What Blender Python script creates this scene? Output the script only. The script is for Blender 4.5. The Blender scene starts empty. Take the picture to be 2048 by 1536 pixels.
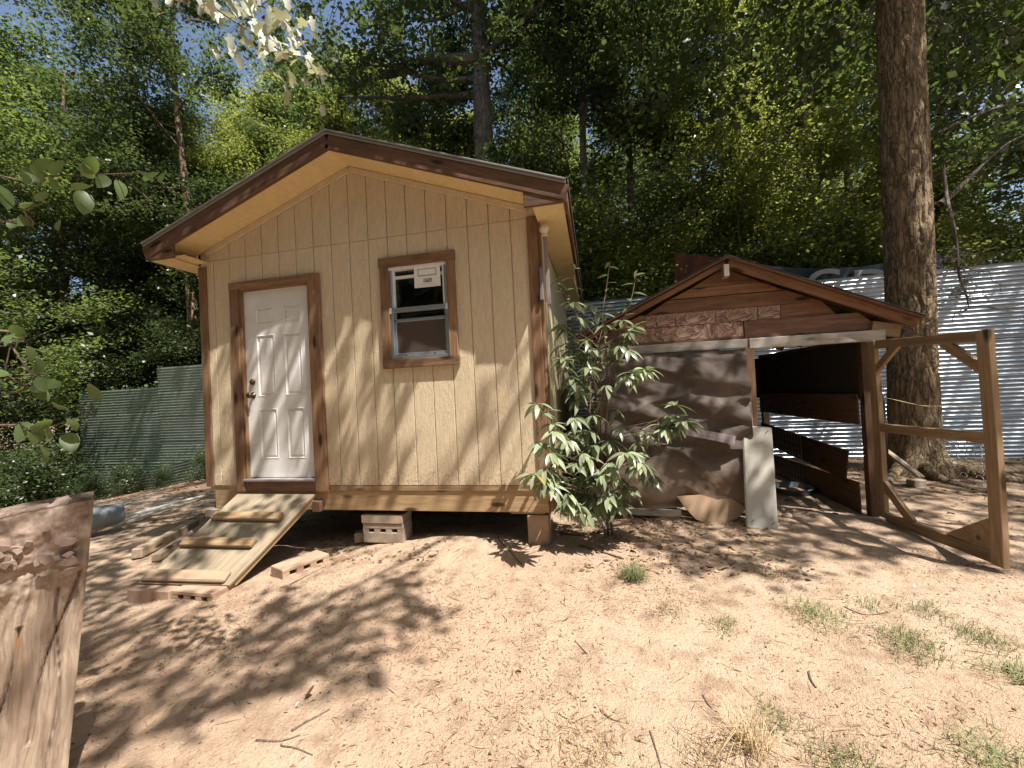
import bpy, bmesh, math, random
import numpy as np
from mathutils import Vector, Matrix, Quaternion
random.seed(7); RNG = np.random.default_rng(7)
scn = bpy.context.scene
COL = scn.collection

# ------------------------------------------------------------------ camera
FPX = 804.715
CAM = Vector((4.0947, -3.5683, 0.8676))
def cam_axes():
    yaw, pit, rol = -0.2026, 0.0128, -0.0496
    fw = Vector((math.sin(yaw)*math.cos(pit), math.cos(yaw)*math.cos(pit), math.sin(pit)))
    r = Vector((math.cos(yaw), -math.sin(yaw), 0)); u = r.cross(fw)
    return fw, math.cos(rol)*r+math.sin(rol)*u, -math.sin(rol)*r+math.cos(rol)*u
FW, RT, UP = cam_axes()
cd = bpy.data.cameras.new('camera'); cam = bpy.data.objects.new('camera', cd); COL.objects.link(cam)
cam.matrix_world = Matrix(((RT.x, UP.x, -FW.x, CAM.x), (RT.y, UP.y, -FW.y, CAM.y), (RT.z, UP.z, -FW.z, CAM.z), (0, 0, 0, 1)))
cd.sensor_width = 36; cd.lens = 36*FPX/2048; cd.clip_start = .05; cd.clip_end = 600
scn.camera = cam

# ------------------------------------------------------------------ light
SUN = Vector((.46, -.27, 1)).normalized()
w = bpy.data.worlds.new("World"); scn.world = w; w.use_nodes = True
nt = w.node_tree; nt.nodes.clear()
sk = nt.nodes.new('ShaderNodeTexSky'); sk.sky_type = 'NISHITA'; sk.sun_disc = False
sk.sun_elevation = math.asin(SUN.z); sk.sun_rotation = math.atan2(SUN.x, SUN.y)
sk.air_density = 1.0; sk.dust_density = 2.5; sk.ozone_density = 1.0
bg = nt.nodes.new('ShaderNodeBackground'); bg.inputs[1].default_value = 0.092
ow = nt.nodes.new('ShaderNodeOutputWorld')
nt.links.new(sk.outputs[0], bg.inputs[0]); nt.links.new(bg.outputs[0], ow.inputs[0])
sl = bpy.data.lights.new('sun', 'SUN'); so = bpy.data.objects.new('sun', sl); COL.objects.link(so)
sl.energy = 5.0; sl.angle = math.radians(.53); sl.color = (1, .95, .88)
so.rotation_euler = SUN.to_track_quat('Z', 'Y').to_euler(); so.location = (10, -8, 20)
scn.view_settings.view_transform = 'Standard'; scn.view_settings.look = 'None'
scn.view_settings.exposure = 1.04; scn.view_settings.gamma = 1

# ------------------------------------------------------------------ helpers
def at(px, py, ax, v):
    d = FW*1.0+RT*((px-1024)/FPX)-UP*((py-768)/FPX)
    t = (v-CAM[ax])/d[ax]
    return CAM+d*t
def vn2(x, y, seed=0):
    x = np.asarray(x, float); y = np.asarray(y, float)
    xi = np.floor(x).astype(np.int64); yi = np.floor(y).astype(np.int64); fx = x-xi; fy = y-yi
    fx = fx*fx*(3-2*fx); fy = fy*fy*(3-2*fy)
    def h(a, b):
        n = (a*374761393+b*668265263+seed*144269) & 0x7fffffff
        n = ((n ^ (n >> 13))*1274126177) & 0x7fffffff
        return ((n ^ (n >> 16)) & 0xffff)/65535.0
    return (h(xi, yi)*(1-fx)+h(xi+1, yi)*fx)*(1-fy)+(h(xi, yi+1)*(1-fx)+h(xi+1, yi+1)*fx)*fy
def fbm(x, y, o=4, seed=0):
    s = 0; a = .5
    for i in range(o): s = s+a*vn2(x*2**i, y*2**i, seed+i*17); a *= .5
    return s
def ground_z(x, y):
    x = np.asarray(x, float); y = np.asarray(y, float)
    t = np.maximum(0, 2.6-x)
    z = -.535-.072*np.minimum(t, 2.9)-.02*np.clip(t-2.9, 0, 4.6)-.15*np.clip(t-7.2, 0, 5)
    z = z-.03*np.clip(-y, 0, 3)-.02*np.clip(x-6.5, 0, 5)
    inside = np.exp(-((x-1.9)/1.6)**4-((y-1.9)/1.9)**4)
    z = z-.0*inside
    return z
WM = {}
def tag(o, label=None, cat=None, group=None, kind=None):
    if label: o['label'] = label
    if cat: o['category'] = cat
    if group: o['group'] = group
    if kind: o['kind'] = kind
    return o
def thing(name, label, cat, loc=(0, 0, 0), group=None):
    o = bpy.data.objects.new(name, None); o.empty_display_size = .1; COL.objects.link(o)
    o.location = loc; WM[o] = Matrix.Translation(loc)
    return tag(o, label, cat, group)
def obj(name, me, mat=None, parent=None, M=None):
    """link mesh as ONE object; M is its world matrix"""
    o = bpy.data.objects.new(name, me); COL.objects.link(o)
    if mat is not None and len(me.materials) == 0: me.materials.append(mat)
    M = M or Matrix(); WM[o] = M
    if parent: o.parent = parent; o.matrix_basis = WM[parent].inverted() @ M
    else: o.matrix_basis = M
    return o
def copy_part(src, parent, M=None):
    c = src.copy(); COL.objects.link(c); c.parent = parent
    M = M or WM[src]; WM[c] = M
    c.matrix_basis = (WM[parent].inverted() @ M) if parent else M
    return c
def mesh_np(name, V, F, smooth=False):
    """V (n,3), F (m,k) constant k"""
    me = bpy.data.meshes.new(name); V = np.asarray(V, np.float32); F = np.asarray(F, np.int32)
    m, k = F.shape
    me.vertices.add(len(V)); me.vertices.foreach_set('co', V.ravel())
    me.loops.add(m*k); me.loops.foreach_set('vertex_index', F.ravel())
    me.polygons.add(m); me.polygons.foreach_set('loop_start', np.arange(0, m*k, k, dtype=np.int32))
    me.polygons.foreach_set('loop_total', np.full(m, k, np.int32))
    if smooth: me.polygons.foreach_set('use_smooth', np.ones(m, bool))
    me.update(calc_edges=True)
    return me
def mesh_py(name, V, F, smooth=False):
    me = bpy.data.meshes.new(name); me.from_pydata([tuple(v) for v in V], [], F)
    if smooth: me.polygons.foreach_set('use_smooth', [True]*len(me.polygons))
    me.update(); return me
def bm_mesh(name, bm, smooth=False):
    me = bpy.data.meshes.new(name); bm.to_mesh(me); bm.free()
    if smooth: me.polygons.foreach_set('use_smooth', [True]*len(me.polygons))
    me.update(); return me
def box_bm(sx, sy, sz, bev=.003, bm=None, c=(0, 0, 0)):
    own = bmesh.new(); bmesh.ops.create_cube(own, size=1)
    for v in own.verts: v.co = Vector((v.co.x*sx, v.co.y*sy, v.co.z*sz))+Vector(c)
    if bev: bmesh.ops.bevel(own, geom=own.edges[:], offset=min(bev, .3*min(sx, sy, sz)), segments=1, affect='EDGES')
    if bm is None: return own
    tmp = bpy.data.meshes.new('tmp'); own.to_mesh(tmp); own.free(); bm.from_mesh(tmp); bpy.data.meshes.remove(tmp)
    return bm
def frame_matrix(p0, p1, face):
    """local x along p0->p1, local y towards face (thickness), z the rest"""
    X = (p1-p0).normalized(); Y = (face-X*face.dot(X)).normalized(); Z = X.cross(Y)
    M = Matrix(((X.x, Y.x, Z.x), (X.y, Y.y, Z.y), (X.z, Y.z, Z.z))).to_4x4()
    M.translation = (p0+p1)/2
    return M
def plank(name, p0, p1, width, thick, face, mat, parent, bev=.003, cuts=0, warp=.0):
    """a board from p0 to p1 (centre line); thickness along face"""
    p0 = Vector(p0); p1 = Vector(p1); M = frame_matrix(p0, p1, Vector(face)); L = (p1-p0).length
    bm = box_bm(L, thick, width, bev)
    if warp:
        for k in range(1, 7):
            bmesh.ops.bisect_plane(bm, geom=bm.verts[:]+bm.edges[:]+bm.faces[:], plane_co=((k/7-.5)*L, 0, 0), plane_no=(1, 0, 0))
        s = random.uniform(0, 9)
        for v in bm.verts:
            v.co.z += warp*math.sin(v.co.x*3.1/L*1.3+s); v.co.y += warp*.6*math.sin(v.co.x*5/L+s*2)
    return obj(name, bm_mesh(name, bm), mat, parent, M)
def prism(name, poly, y0, y1, mat, parent, bev=.002):
    """polygon (x,z) extruded from y0 to y1; origin at its centre"""
    cx = sum(p[0] for p in poly)/len(poly); cz = sum(p[1] for p in poly)/len(poly)
    bm = bmesh.new()
    a = [bm.verts.new((p[0]-cx, 0, p[1]-cz)) for p in poly]
    f = bm.faces.new(a)
    r = bmesh.ops.extrude_face_region(bm, geom=[f])
    for v in r['geom']:
        if isinstance(v, bmesh.types.BMVert): v.co.y += y1-y0
    bmesh.ops.recalc_face_normals(bm, faces=bm.faces[:])
    if bev: bmesh.ops.bevel(bm, geom=bm.edges[:], offset=bev, segments=1, affect='EDGES')
    return obj(name, bm_mesh(name, bm), mat, parent, Matrix.Translation((cx, y0, cz)))
def tube_arrays(P, R, n=6, cap=True):
    P = np.asarray(P, float); k = len(P); T = np.gradient(P, axis=0)
    T /= np.linalg.norm(T, axis=1)[:, None]+1e-9
    ref = np.array([.3, .9, .31]) if abs(T[0, 2]) > .7 else np.array([0, 0, 1.])
    A = np.cross(T, ref); A /= np.linalg.norm(A, axis=1)[:, None]+1e-9; B = np.cross(T, A)
    th = np.arange(n)*2*np.pi/n
    V = P[:, None]+np.asarray(R)[:, None, None]*(A[:, None]*np.cos(th)[None, :, None]+B[:, None]*np.sin(th)[None, :, None])
    V = V.reshape(-1, 3); i = np.arange(k-1)[:, None]*n; j = np.arange(n)[None]; j2 = (j+1) % n
    F = np.stack([i+j, i+j2, i+n+j2, i+n+j], -1).reshape(-1, 4)
    return V, F
class Acc:
    def __init__(s): s.V = []; s.F = []; s.n = 0
    def add(s, V, F): s.V.append(V); s.F.append(np.asarray(F)+s.n); s.n += len(V)
    def mesh(s, name, smooth=False): return mesh_np(name, np.concatenate(s.V), np.concatenate(s.F), smooth)
def tube(name, P, R, mat, parent, n=8):
    P = np.asarray(P, float)
    R = np.full(len(P), R) if np.isscalar(R) else np.asarray(R)
    # close the ends
    P2 = np.concatenate([P[:1], P, P[-1:]]); R2 = np.concatenate([[1e-4], R, [1e-4]])
    T0 = P[1]-P[0]; P2[0] = P[0]-T0/np.linalg.norm(T0)*1e-4; T1 = P[-1]-P[-2]; P2[-1] = P[-1]+T1/np.linalg.norm(T1)*1e-4
    V, F = tube_arrays(P2, R2, n)
    return obj(name, mesh_np(name, V, F, True), mat, parent)
def spline(pts, n=12):
    P = np.asarray(pts, float); k = len(P)
    t = np.linspace(0, k-1, n); i = np.clip(t.astype(int), 0, k-2); f = (t-i)[:, None]
    p0 = P[np.maximum(i-1, 0)]; p1 = P[i]; p2 = P[i+1]; p3 = P[np.minimum(i+2, k-1)]
    return .5*((2*p1)+(-p0+p2)*f+(2*p0-5*p1+4*p2-p3)*f**2+(-p0+3*p1-3*p2+p3)*f**3)

# ------------------------------------------------------------------ materials
def N(nt, t, **k):
    n = nt.nodes.new(t)
    for a, b in k.items():
        if a == 'inp':
            for i, v in b.items(): n.inputs[i].default_value = v
        else: setattr(n, a, b)
    return n
def newmat(name):
    m = bpy.data.materials.new(name); m.use_nodes = True; t = m.node_tree; b = t.nodes['Principled BSDF']
    return m, t, b
def ramp(t, src, stops):
    r = N(t, 'ShaderNodeValToRGB'); cr = r.color_ramp
    while len(cr.elements) < len(stops): cr.elements.new(.5)
    for e, (p, c) in zip(cr.elements, stops): e.position = p; e.color = (*c, 1)
    t.links.new(src, r.inputs[0]); return r.outputs[0]
def mixc(t, a, b, f, mode='MIX'):
    m = N(t, 'ShaderNodeMix', data_type='RGBA', blend_type=mode)
    for s, v in ((6, a), (7, b), (0, f)):
        if isinstance(v, bpy.types.NodeSocket): t.links.new(v, m.inputs[s])
        elif s == 0: m.inputs[0].default_value = v
        else: m.inputs[s].default_value = (*v, 1)
    return m.outputs[2]
def coords(t, scale=(1, 1, 1), rnd=True):
    tc = N(t, 'ShaderNodeTexCoord'); mp = N(t, 'ShaderNodeMapping', inp={'Scale': scale})
    t.links.new(tc.outputs['Object'], mp.inputs['Vector'])
    if rnd:
        oi = N(t, 'ShaderNodeObjectInfo'); ml = N(t, 'ShaderNodeMath', operation='MULTIPLY', inp={1: 37.0})
        t.links.new(oi.outputs['Random'], ml.inputs[0]); t.links.new(ml.outputs[0], mp.inputs['Location'])
    return mp.outputs[0]
def noise(t, vec, scale, detail=4, rough=.55, dist=0):
    n = N(t, 'ShaderNodeTexNoise', inp={'Scale': scale, 'Detail': detail, 'Roughness': rough, 'Distortion': dist})
    t.links.new(vec, n.inputs['Vector']); return n.outputs['Fac']
def bump(t, b, h, strength=.4, dist=.01):
    n = N(t, 'ShaderNodeBump', inp={'Strength': strength, 'Distance': dist}); t.links.new(h, n.inputs['Height'])
    t.links.new(n.outputs[0], b.inputs['Normal'])
def wood(name, dark, light, rough=.75, weather=None, knots=True, bumpd=.004, stain=.35, spread=.35):
    """grain runs along local x"""
    m, t, b = newmat(name)
    v = coords(t, (1.2, 14, 14)); g = noise(t, v, 2.2, 6, .6, .6)
    v2 = coords(t, (2, 60, 60)); fine = noise(t, v2, 3, 3, .6)
    mid = tuple((a+c)/2 for a, c in zip(dark, light))
    c = ramp(t, g, [(.28, dark), (.5, mid), (.72, light)])
    c = mixc(t, c, tuple(x*.45 for x in dark), ramp(t, fine, [(.50, (0, 0, 0)), (.78, (stain,)*3)]))
    vs = coords(t, (1, 1, 1)); big = noise(t, vs, 1.7, 3, .6)
    c = mixc(t, c, tuple(x*.55 for x in dark), ramp(t, big, [(.52, (0, 0, 0)), (.8, (stain*1.3,)*3)]))
    if knots:
        vk = coords(t, (2.2, 7, 7)); vo = N(t, 'ShaderNodeTexVoronoi', feature='F1', inp={'Scale': 1.0})
        t.links.new(vk, vo.inputs['Vector'])
        c = mixc(t, tuple(x*.3 for x in dark), c, ramp(t, vo.outputs['Distance'], [(.10, (0, 0, 0)), (.2, (1, 1, 1))]))
    if weather:
        wn = noise(t, coords(t, (1.5, 5, 5)), 2.5, 5, .6)
        c = mixc(t, c, weather, ramp(t, wn, [(.35, (0, 0, 0)), (.62, (.85,)*3)]))
    oi = N(t, 'ShaderNodeObjectInfo'); mr = N(t, 'ShaderNodeMapRange', inp={3: 1-spread/2, 4: 1+spread/2})
    t.links.new(oi.outputs['Random'], mr.inputs[0])
    hv = N(t, 'ShaderNodeHueSaturation'); t.links.new(mr.outputs[0], hv.inputs['Value']); t.links.new(c, hv.inputs['Color'])
    t.links.new(hv.outputs[0], b.inputs['Base Color']); b.inputs['Roughness'].default_value = rough
    b.inputs['Specular IOR Level'].default_value = .25
    ad = N(t, 'ShaderNodeMath', operation='ADD'); t.links.new(g, ad.inputs[0]); t.links.new(fine, ad.inputs[1])
    bump(t, b, ad.outputs[0], .5, bumpd)
    return m
M = {}
M['trim'] = wood('stained_trim_wood', (.12, .065, .036), (.30, .18, .10), stain=.45)
M['rake'] = wood('dark_stained_wood', (.07, .038, .023), (.185, .10, .06))
M['rim'] = wood('treated_lumber', (.25, .16, .085), (.43, .30, .17), knots=True, stain=.25)
M['ramp'] = wood('ramp_plywood', (.27, .21, .14), (.45, .37, .265), stain=.6, knots=False)
M['rampdirt'] = wood('dusty_cleat_wood', (.22, .155, .10), (.38, .28, .19), stain=.4, weather=(.36, .26, .18))
M['cedar'] = wood('orange_cedar_board', (.14, .068, .036), (.30, .158, .085), stain=.55)
M['cedar2'] = wood('reddish_weathered_board', (.12, .065, .045), (.25, .145, .10), stain=.55)
M['gatewood'] = wood('gate_lumber', (.19, .125, .068), (.35, .24, .145), stain=.45)
M['greybeam'] = wood('peeling_painted_beam', (.22, .17, .13), (.42, .37, .31), weather=(.50, .48, .44), stain=.5)
M['darkwood'] = wood('dark_coop_board', (.07, .038, .02), (.15, .085, .048))
M['timber'] = wood('weathered_timber', (.27, .2, .14), (.45, .36, .27), stain=.3)
M['bluegrey'] = wood('grey_weathered_slat', (.16, .13, .14), (.3, .25, .25), knots=False)

def siding_mat(name, base, emboss=.006, dirt=.25):
    m, t, b = newmat(name)
    v = coords(t, (9, 9, 1.6)); g = noise(t, v, 3.2, 5, .6, 2.2)
    v2 = coords(t, (1, 1, .6), False); d = noise(t, v2, 1.3, 5, .6)
    c = mixc(t, base, tuple(x*.86 for x in base), ramp(t, g, [(.4, (0, 0, 0)), (.6, (1, 1, 1))]))
    c = mixc(t, c, tuple(x*f for x, f in zip(base, (.72, .66, .58))), ramp(t, d, [(.5, (0, 0, 0)), (.8, (dirt*2,)*3)]))
    ge = N(t, 'ShaderNodeNewGeometry'); sz = N(t, 'ShaderNodeSeparateXYZ'); t.links.new(ge.outputs['Position'], sz.inputs[0])
    sp = N(t, 'ShaderNodeTexNoise', inp={'Scale': 38.0, 'Detail': 4}); t.links.new(ge.outputs['Position'], sp.inputs['Vector'])
    lo = N(t, 'ShaderNodeMapRange', inp={1: .0, 2: .42, 3: .17, 4: -.08}); t.links.new(sz.outputs[2], lo.inputs[0])
    ad0 = N(t, 'ShaderNodeMath', operation='ADD'); t.links.new(sp.outputs['Fac'], ad0.inputs[0]); t.links.new(lo.outputs[0], ad0.inputs[1])
    c = mixc(t, c, (.36, .235, .15), ramp(t, ad0.outputs[0], [(.58, (0, 0, 0)), (.78, (.6,)*3)]))
    t.links.new(c, b.inputs['Base Color']); b.inputs['Roughness'].default_value = .62; b.inputs['Specular IOR Level'].default_value = .3
    v3 = coords(t, (14, 14, 7)); g2 = noise(t, v3, 5, 3, .6, 1.0)
    ad = N(t, 'ShaderNodeMath', operation='ADD'); t.links.new(g, ad.inputs[0]); t.links.new(g2, ad.inputs[1])
    bump(t, b, ad.outputs[0], .75, emboss)
    return m
M['siding'] = siding_mat('tan_painted_siding', (.65, .54, .375))
M['soffit'] = siding_mat('bounce_yellow_soffit', (.72, .56, .29), .002)  # yellow carries the warm bounce light off the ground
M['sidewall'] = siding_mat('pale_siding', (.60, .52, .33))

def simple(name, col, rough=.6, metal=0, nscale=6, var=.25, bd=.002, spec=.4, dirtcol=None, dirt=.5, bstr=.3):
    m, t, b = newmat(name); v = coords(t); n = noise(t, v, nscale, 6, .65)
    c = mixc(t, tuple(x*(1-var) for x in col), tuple(min(1, x*(1+var)) for x in col), n)
    if dirtcol:
        n2 = noise(t, v, nscale*.35, 5, .65); c = mixc(t, c, dirtcol, ramp(t, n2, [(.42, (0, 0, 0)), (.7, (dirt,)*3)]))
    t.links.new(c, b.inputs['Base Color']); b.inputs['Roughness'].default_value = rough; b.inputs['Metallic'].default_value = metal
    b.inputs['Specular IOR Level'].default_value = spec
    if bd: bump(t, b, n, bstr, bd)
    return m
M['door'] = simple('white_door_paint', (.74, .74, .725), .42, 0, 5, .04, .0008, .45, (.42, .38, .33), .45)
M['white'] = simple('white_frame', (.72, .73, .74), .35, 0, 8, .05, 0)
M['alu'] = simple('mill_aluminium', (.42, .45, .49), .35, .8, 9, .08, .0005)
M['drip'] = simple('grey_drip_edge', (.26, .26, .25), .5, .3, 3, .15, .001)
M['shingle'] = simple('asphalt_shingle', (.05, .045, .04), .95, 0, 60, .4, .004)
M['brass'] = simple('antique_brass', (.10, .065, .04), .38, .8, 20, .2, 0)
M['concrete'] = simple('dusty_concrete_block', (.27, .225, .185), .95, 0, 30, .2, .004, .2, (.50, .36, .25), .75, .6)
M['concrete2'] = simple('red_dust_block', (.34, .23, .165), .95, 0, 25, .2, .004, .2, (.52, .36, .24), .6, .6)
M['marble'] = simple('cream_composite_slab', (.50, .48, .42), .45, 0, 2.2, .12, .001, .35, (.33, .29, .24), .6)
M['card'] = simple('tan_cardboard', (.45, .31, .2), .9, 0, 5, .12, .002, .2, (.33, .22, .14), .6)
M['rubberpan'] = simple('blue_grey_feed_pan', (.13, .17, .2), .6, 0, 8, .2, .001)
M['stone'] = simple('pale_pebble', (.45, .36, .28), .9, 0, 12, .2, .004)
M['paper'] = simple('white_paper', (.74, .74, .7), .7, 0, 9, .03, .001)
M['ink'] = simple('printed_ink', (.04, .045, .05), .7, 0, 9, .1, 0)
M['inkgrey'] = simple('printed_grey_line', (.32, .33, .33), .7, 0, 9, .1, 0)
M['banner'] = simple('dark_teal_vinyl', (.012, .03, .045), .38, 0, 2, .3, .004, .5)
M['letter'] = simple('white_vinyl_letter', (.36, .38, .39), .4, 0, 3, .06, 0)
M['redtarp'] = simple('rust_red_tarp', (.10, .032, .018), .8, 0, 3, .35, .004)
M['pvc'] = simple('white_pipe', (.6, .6, .58), .4, 0, 4, .1, 0)
M['steelpipe'] = simple('galvanised_duct', (.17, .20, .22), .6, .35, 4, .2, .001)
M['wire'] = simple('galvanised_wire', (.42, .4, .36), .5, .5, 30, .2, 0)
M['string'] = simple('yellow_string', (.55, .5, .22), .8, 0, 30, .1, 0)
M['post'] = simple('dark_steel_post', (.05, .06, .06), .6, .3, 9, .2, 0)
M['bone'] = simple('white_plastic_scrap', (.8, .82, .84), .5, 0, 8, .05, 0)
M['dryleaf'] = simple('dry_brown_leaf', (.22, .12, .06), .8, 0, 18, .3, .001)
M['flake'] = simple('grey_pink_bark_flake', (.27, .20, .16), .9, 0, 40, .45, .004, .2, (.14, .09, .07), .6)
M['innershade'] = simple('interior_shade_tone', (.028, .022, .017), .9, 0, 3, .2, 0)  # near-black: the shade of the interior is put into the colour
M['bulb'] = simple('cream_ball', (.62, .52, .4), .5, 0, 5, .06, 0)

def metal_mat(name, col, rough, tint=None):
    m, t, b = newmat(name); v = coords(t, (1, 1, 1)); n = noise(t, v, 2.5, 6, .7)
    c = mixc(t, tuple(x*.75 for x in col), tuple(min(1, x*1.15) for x in col), n)
    sp = noise(t, coords(t, (.5, 1, 9)), 2, 5, .7); c = mixc(t, c, tint or (.30, .2, .13), ramp(t, sp, [(.56, (0, 0, 0)), (.78, (.55,)*3)]))
    fl = N(t, 'ShaderNodeTexVoronoi', inp={'Scale': 45.0}); t.links.new(v, fl.inputs['Vector'])
    rr = N(t, 'ShaderNodeMapRange', inp={3: rough-.08, 4: rough+.15}); t.links.new(fl.outputs['Color'], rr.inputs[0])
    t.links.new(c, b.inputs['Base Color']); b.inputs['Metallic'].default_value = .85; t.links.new(rr.outputs[0], b.inputs['Roughness'])
    bump(t, b, n, .05, .01)
    return m
M['tin'] = metal_mat('galvanised_tin', (.42, .48, .55), .34)
M['tinleft'] = metal_mat('dull_green_grey_tin', (.34, .40, .36), .42, (.2, .2, .15))  # green of reflected foliage is put into the base colour

def osb_mat():
    m, t, b = newmat('osb_strand_board'); v = coords(t, (1, 1, 1), False)
    cv = N(t, 'ShaderNodeTexVoronoi', inp={'Scale': 11.0}); t.links.new(v, cv.inputs['Vector'])
    s1 = N(t, 'ShaderNodeSeparateColor'); t.links.new(cv.outputs['Color'], s1.inputs[0])
    rot = N(t, 'ShaderNodeVectorRotate', rotation_type='Y_AXIS'); t.links.new(v, rot.inputs['Vector'])
    q = N(t, 'ShaderNodeMath', operation='MULTIPLY', inp={1: 3.1}); t.links.new(s1.outputs[1], q.inputs[0]); t.links.new(q.outputs[0], rot.inputs['Angle'])
    mp = N(t, 'ShaderNodeMapping', inp={'Scale': (13, 13, 85)}); t.links.new(rot.outputs[0], mp.inputs['Vector'])
    vo = N(t, 'ShaderNodeTexVoronoi', inp={'Scale': 1.0}); t.links.new(mp.outputs[0], vo.inputs['Vector'])
    sep = N(t, 'ShaderNodeSeparateColor'); t.links.new(vo.outputs['Color'], sep.inputs[0])
    c = ramp(t, sep.outputs[0], [(0, (.12, .065, .045)), (.5, (.23, .14, .10)), (1, (.42, .29, .215))])
    t.links.new(c, b.inputs['Base Color']); b.inputs['Roughness'].default_value = .8
    bump(t, b, sep.outputs[1], .5, .004); return m
M['osb'] = osb_mat()

def cloth_mat():
    m, t, b = newmat('weathered_shade_cloth'); v = coords(t)
    n = noise(t, v, 3, 5, .65); c = ramp(t, n, [(.3, (.055, .042, .034)), (.55, (.10, .077, .062)), (.75, (.165, .132, .106))])
    wv = N(t, 'ShaderNodeTexNoise', inp={'Scale': 90, 'Detail': 2}); t.links.new(v, wv.inputs['Vector'])
    sx = N(t, 'ShaderNodeSeparateXYZ'); t.links.new(v, sx.inputs[0])
    dz = N(t, 'ShaderNodeMapRange', inp={1: -.7, 2: -.2, 3: .75, 4: 0}); tc = N(t, 'ShaderNodeTexCoord'); s2 = N(t, 'ShaderNodeSeparateXYZ')
    t.links.new(tc.outputs['Object'], s2.inputs[0]); t.links.new(s2.outputs[2], dz.inputs[0])
    c = mixc(t, c, (.34, .235, .165), dz.outputs[0])   # red dust splashed up the cloth's foot
    t.links.new(c, b.inputs['Base Color']); b.inputs['Roughness'].default_value = .85
    bump(t, b, wv.outputs['Fac'], .35, .003); return m
M['cloth'] = cloth_mat()

def bark_mat(name, dark, light, sc=1.0, bd=.02):
    m, t, b = newmat(name); v = coords(t, (7*sc, 7*sc, 1.5*sc), False)
    n = noise(t, v, 2.2, 6, .65, .8); vo = N(t, 'ShaderNodeTexVoronoi', feature='DISTANCE_TO_EDGE', inp={'Scale': 2.2})
    dn = N(t, 'ShaderNodeTexNoise', inp={'Scale': 3.0, 'Detail': 3}); t.links.new(v, dn.inputs['Vector'])
    vm = N(t, 'ShaderNodeVectorMath', operation='ADD'); t.links.new(v, vm.inputs[0]); t.links.new(dn.outputs['Color'], vm.inputs[1])
    t.links.new(vm.outputs[0], vo.inputs['Vector'])
    e = ramp(t, vo.outputs['Distance'], [(.0, (0, 0, 0)), (.16, (1, 1, 1))])
    c = mixc(t, dark, light, n); c = mixc(t, tuple(x*.62 for x in dark), c, e)
    li = noise(t, coords(t, (2, 2, 1), False), 2.0, 5, .7)
    c = mixc(t, c, tuple(min(1, x*1.25) for x in light), ramp(t, li, [(.5, (0, 0, 0)), (.75, (.7,)*3)]))
    t.links.new(c, b.inputs['Base Color']); b.inputs['Roughness'].default_value = .92; b.inputs['Specular IOR Level'].default_value = .15
    ml = N(t, 'ShaderNodeMath', operation='MULTIPLY'); t.links.new(e, ml.inputs[0]); t.links.new(n, ml.inputs[1])
    bump(t, b, ml.outputs[0], .9, bd); return m
M['bark'] = bark_mat('brown_furrowed_bark', (.19, .135, .082), (.36, .275, .175), 1, .03)
M['bark2'] = bark_mat('grey_bark', (.13, .11, .09), (.33, .29, .25), 1, .02)
M['twig'] = bark_mat('twig_bark', (.12, .085, .06), (.25, .19, .14), 4, .002)

def leaf_mat(name, cols, trans, tamt=.42, rough=.42):
    m, t, b = newmat(name); g = N(t, 'ShaderNodeNewGeometry')
    c = ramp(t, g.outputs['Random Per Island'], [(i/(len(cols)-1), c) for i, c in enumerate(cols)])
    oi = N(t, 'ShaderNodeObjectInfo'); mr = N(t, 'ShaderNodeMapRange', inp={3: .75, 4: 1.3}); t.links.new(oi.outputs['Random'], mr.inputs[0])
    hv = N(t, 'ShaderNodeHueSaturation'); t.links.new(mr.outputs[0], hv.inputs['Value']); t.links.new(c, hv.inputs['Color'])
    t.links.new(hv.outputs[0], b.inputs['Base Color']); b.inputs['Roughness'].default_value = rough
    b.inputs['Specular IOR Level'].default_value = .45
    tr = N(t, 'ShaderNodeBsdfTranslucent'); tr.inputs[0].default_value = (*trans, 1)
    mx = N(t, 'ShaderNodeMixShader', inp={0: tamt}); out = t.nodes['Material Output']
    t.links.new(b.outputs[0], mx.inputs[1]); t.links.new(tr.outputs[0], mx.inputs[2]); t.links.new(mx.outputs[0], out.inputs[0])
    return m
M['leaf'] = leaf_mat('mid_green_leaves', [(0.041, 0.059, 0.024), (0.068, 0.095, 0.035), (0.097, 0.13, 0.049), (0.142, 0.176, 0.074)], (0.28, 0.378, 0.077), .40, .38)
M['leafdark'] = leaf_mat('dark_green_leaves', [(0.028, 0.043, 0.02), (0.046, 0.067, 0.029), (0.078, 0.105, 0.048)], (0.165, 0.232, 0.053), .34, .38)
M['leafyel'] = leaf_mat('yellow_green_leaves', [(0.07, 0.098, 0.029), (0.114, 0.15, 0.043), (0.18, 0.204, 0.066)], (0.408, 0.456, 0.09), .45)
M['leafbush'] = leaf_mat('grey_green_shrub_leaf', [(.22, .26, .145), (.29, .325, .20)], (.26, .34, .14), .22, .30)
M['leafbushyel'] = leaf_mat('yellowing_leaf', [(.3, .26, .05), (.36, .28, .06)], (.4, .35, .06), .3, .5)
M['leafnear'] = leaf_mat('broad_leaf', [(.10, .15, .06), (.13, .18, .075)], (.22, .33, .06), .35, .45)
M['leafpale'] = leaf_mat('overexposed_leaf', [(.42, .44, .36), (.55, .56, .48)], (.42, .44, .2), .3, .5)  # blown-out sunlight painted in as a near-white leaf colour
M['grass'] = leaf_mat('grass_blade', [(.09, .13, .045), (.15, .19, .07), (.28, .25, .12), (.36, .28, .16)], (.2, .26, .07), .2, .6)
M['straw'] = leaf_mat('straw_blade', [(.30, .21, .11), (.42, .32, .18), (.22, .14, .07)], (.3, .22, .1), .2, .7)
M['debris'] = leaf_mat('twig_and_leaf_litter', [(.08, .045, .028), (.18, .10, .06), (.30, .19, .11), (.42, .29, .18), (.12, .075, .05)], (.2, .12, .06), .1, .85)

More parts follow.
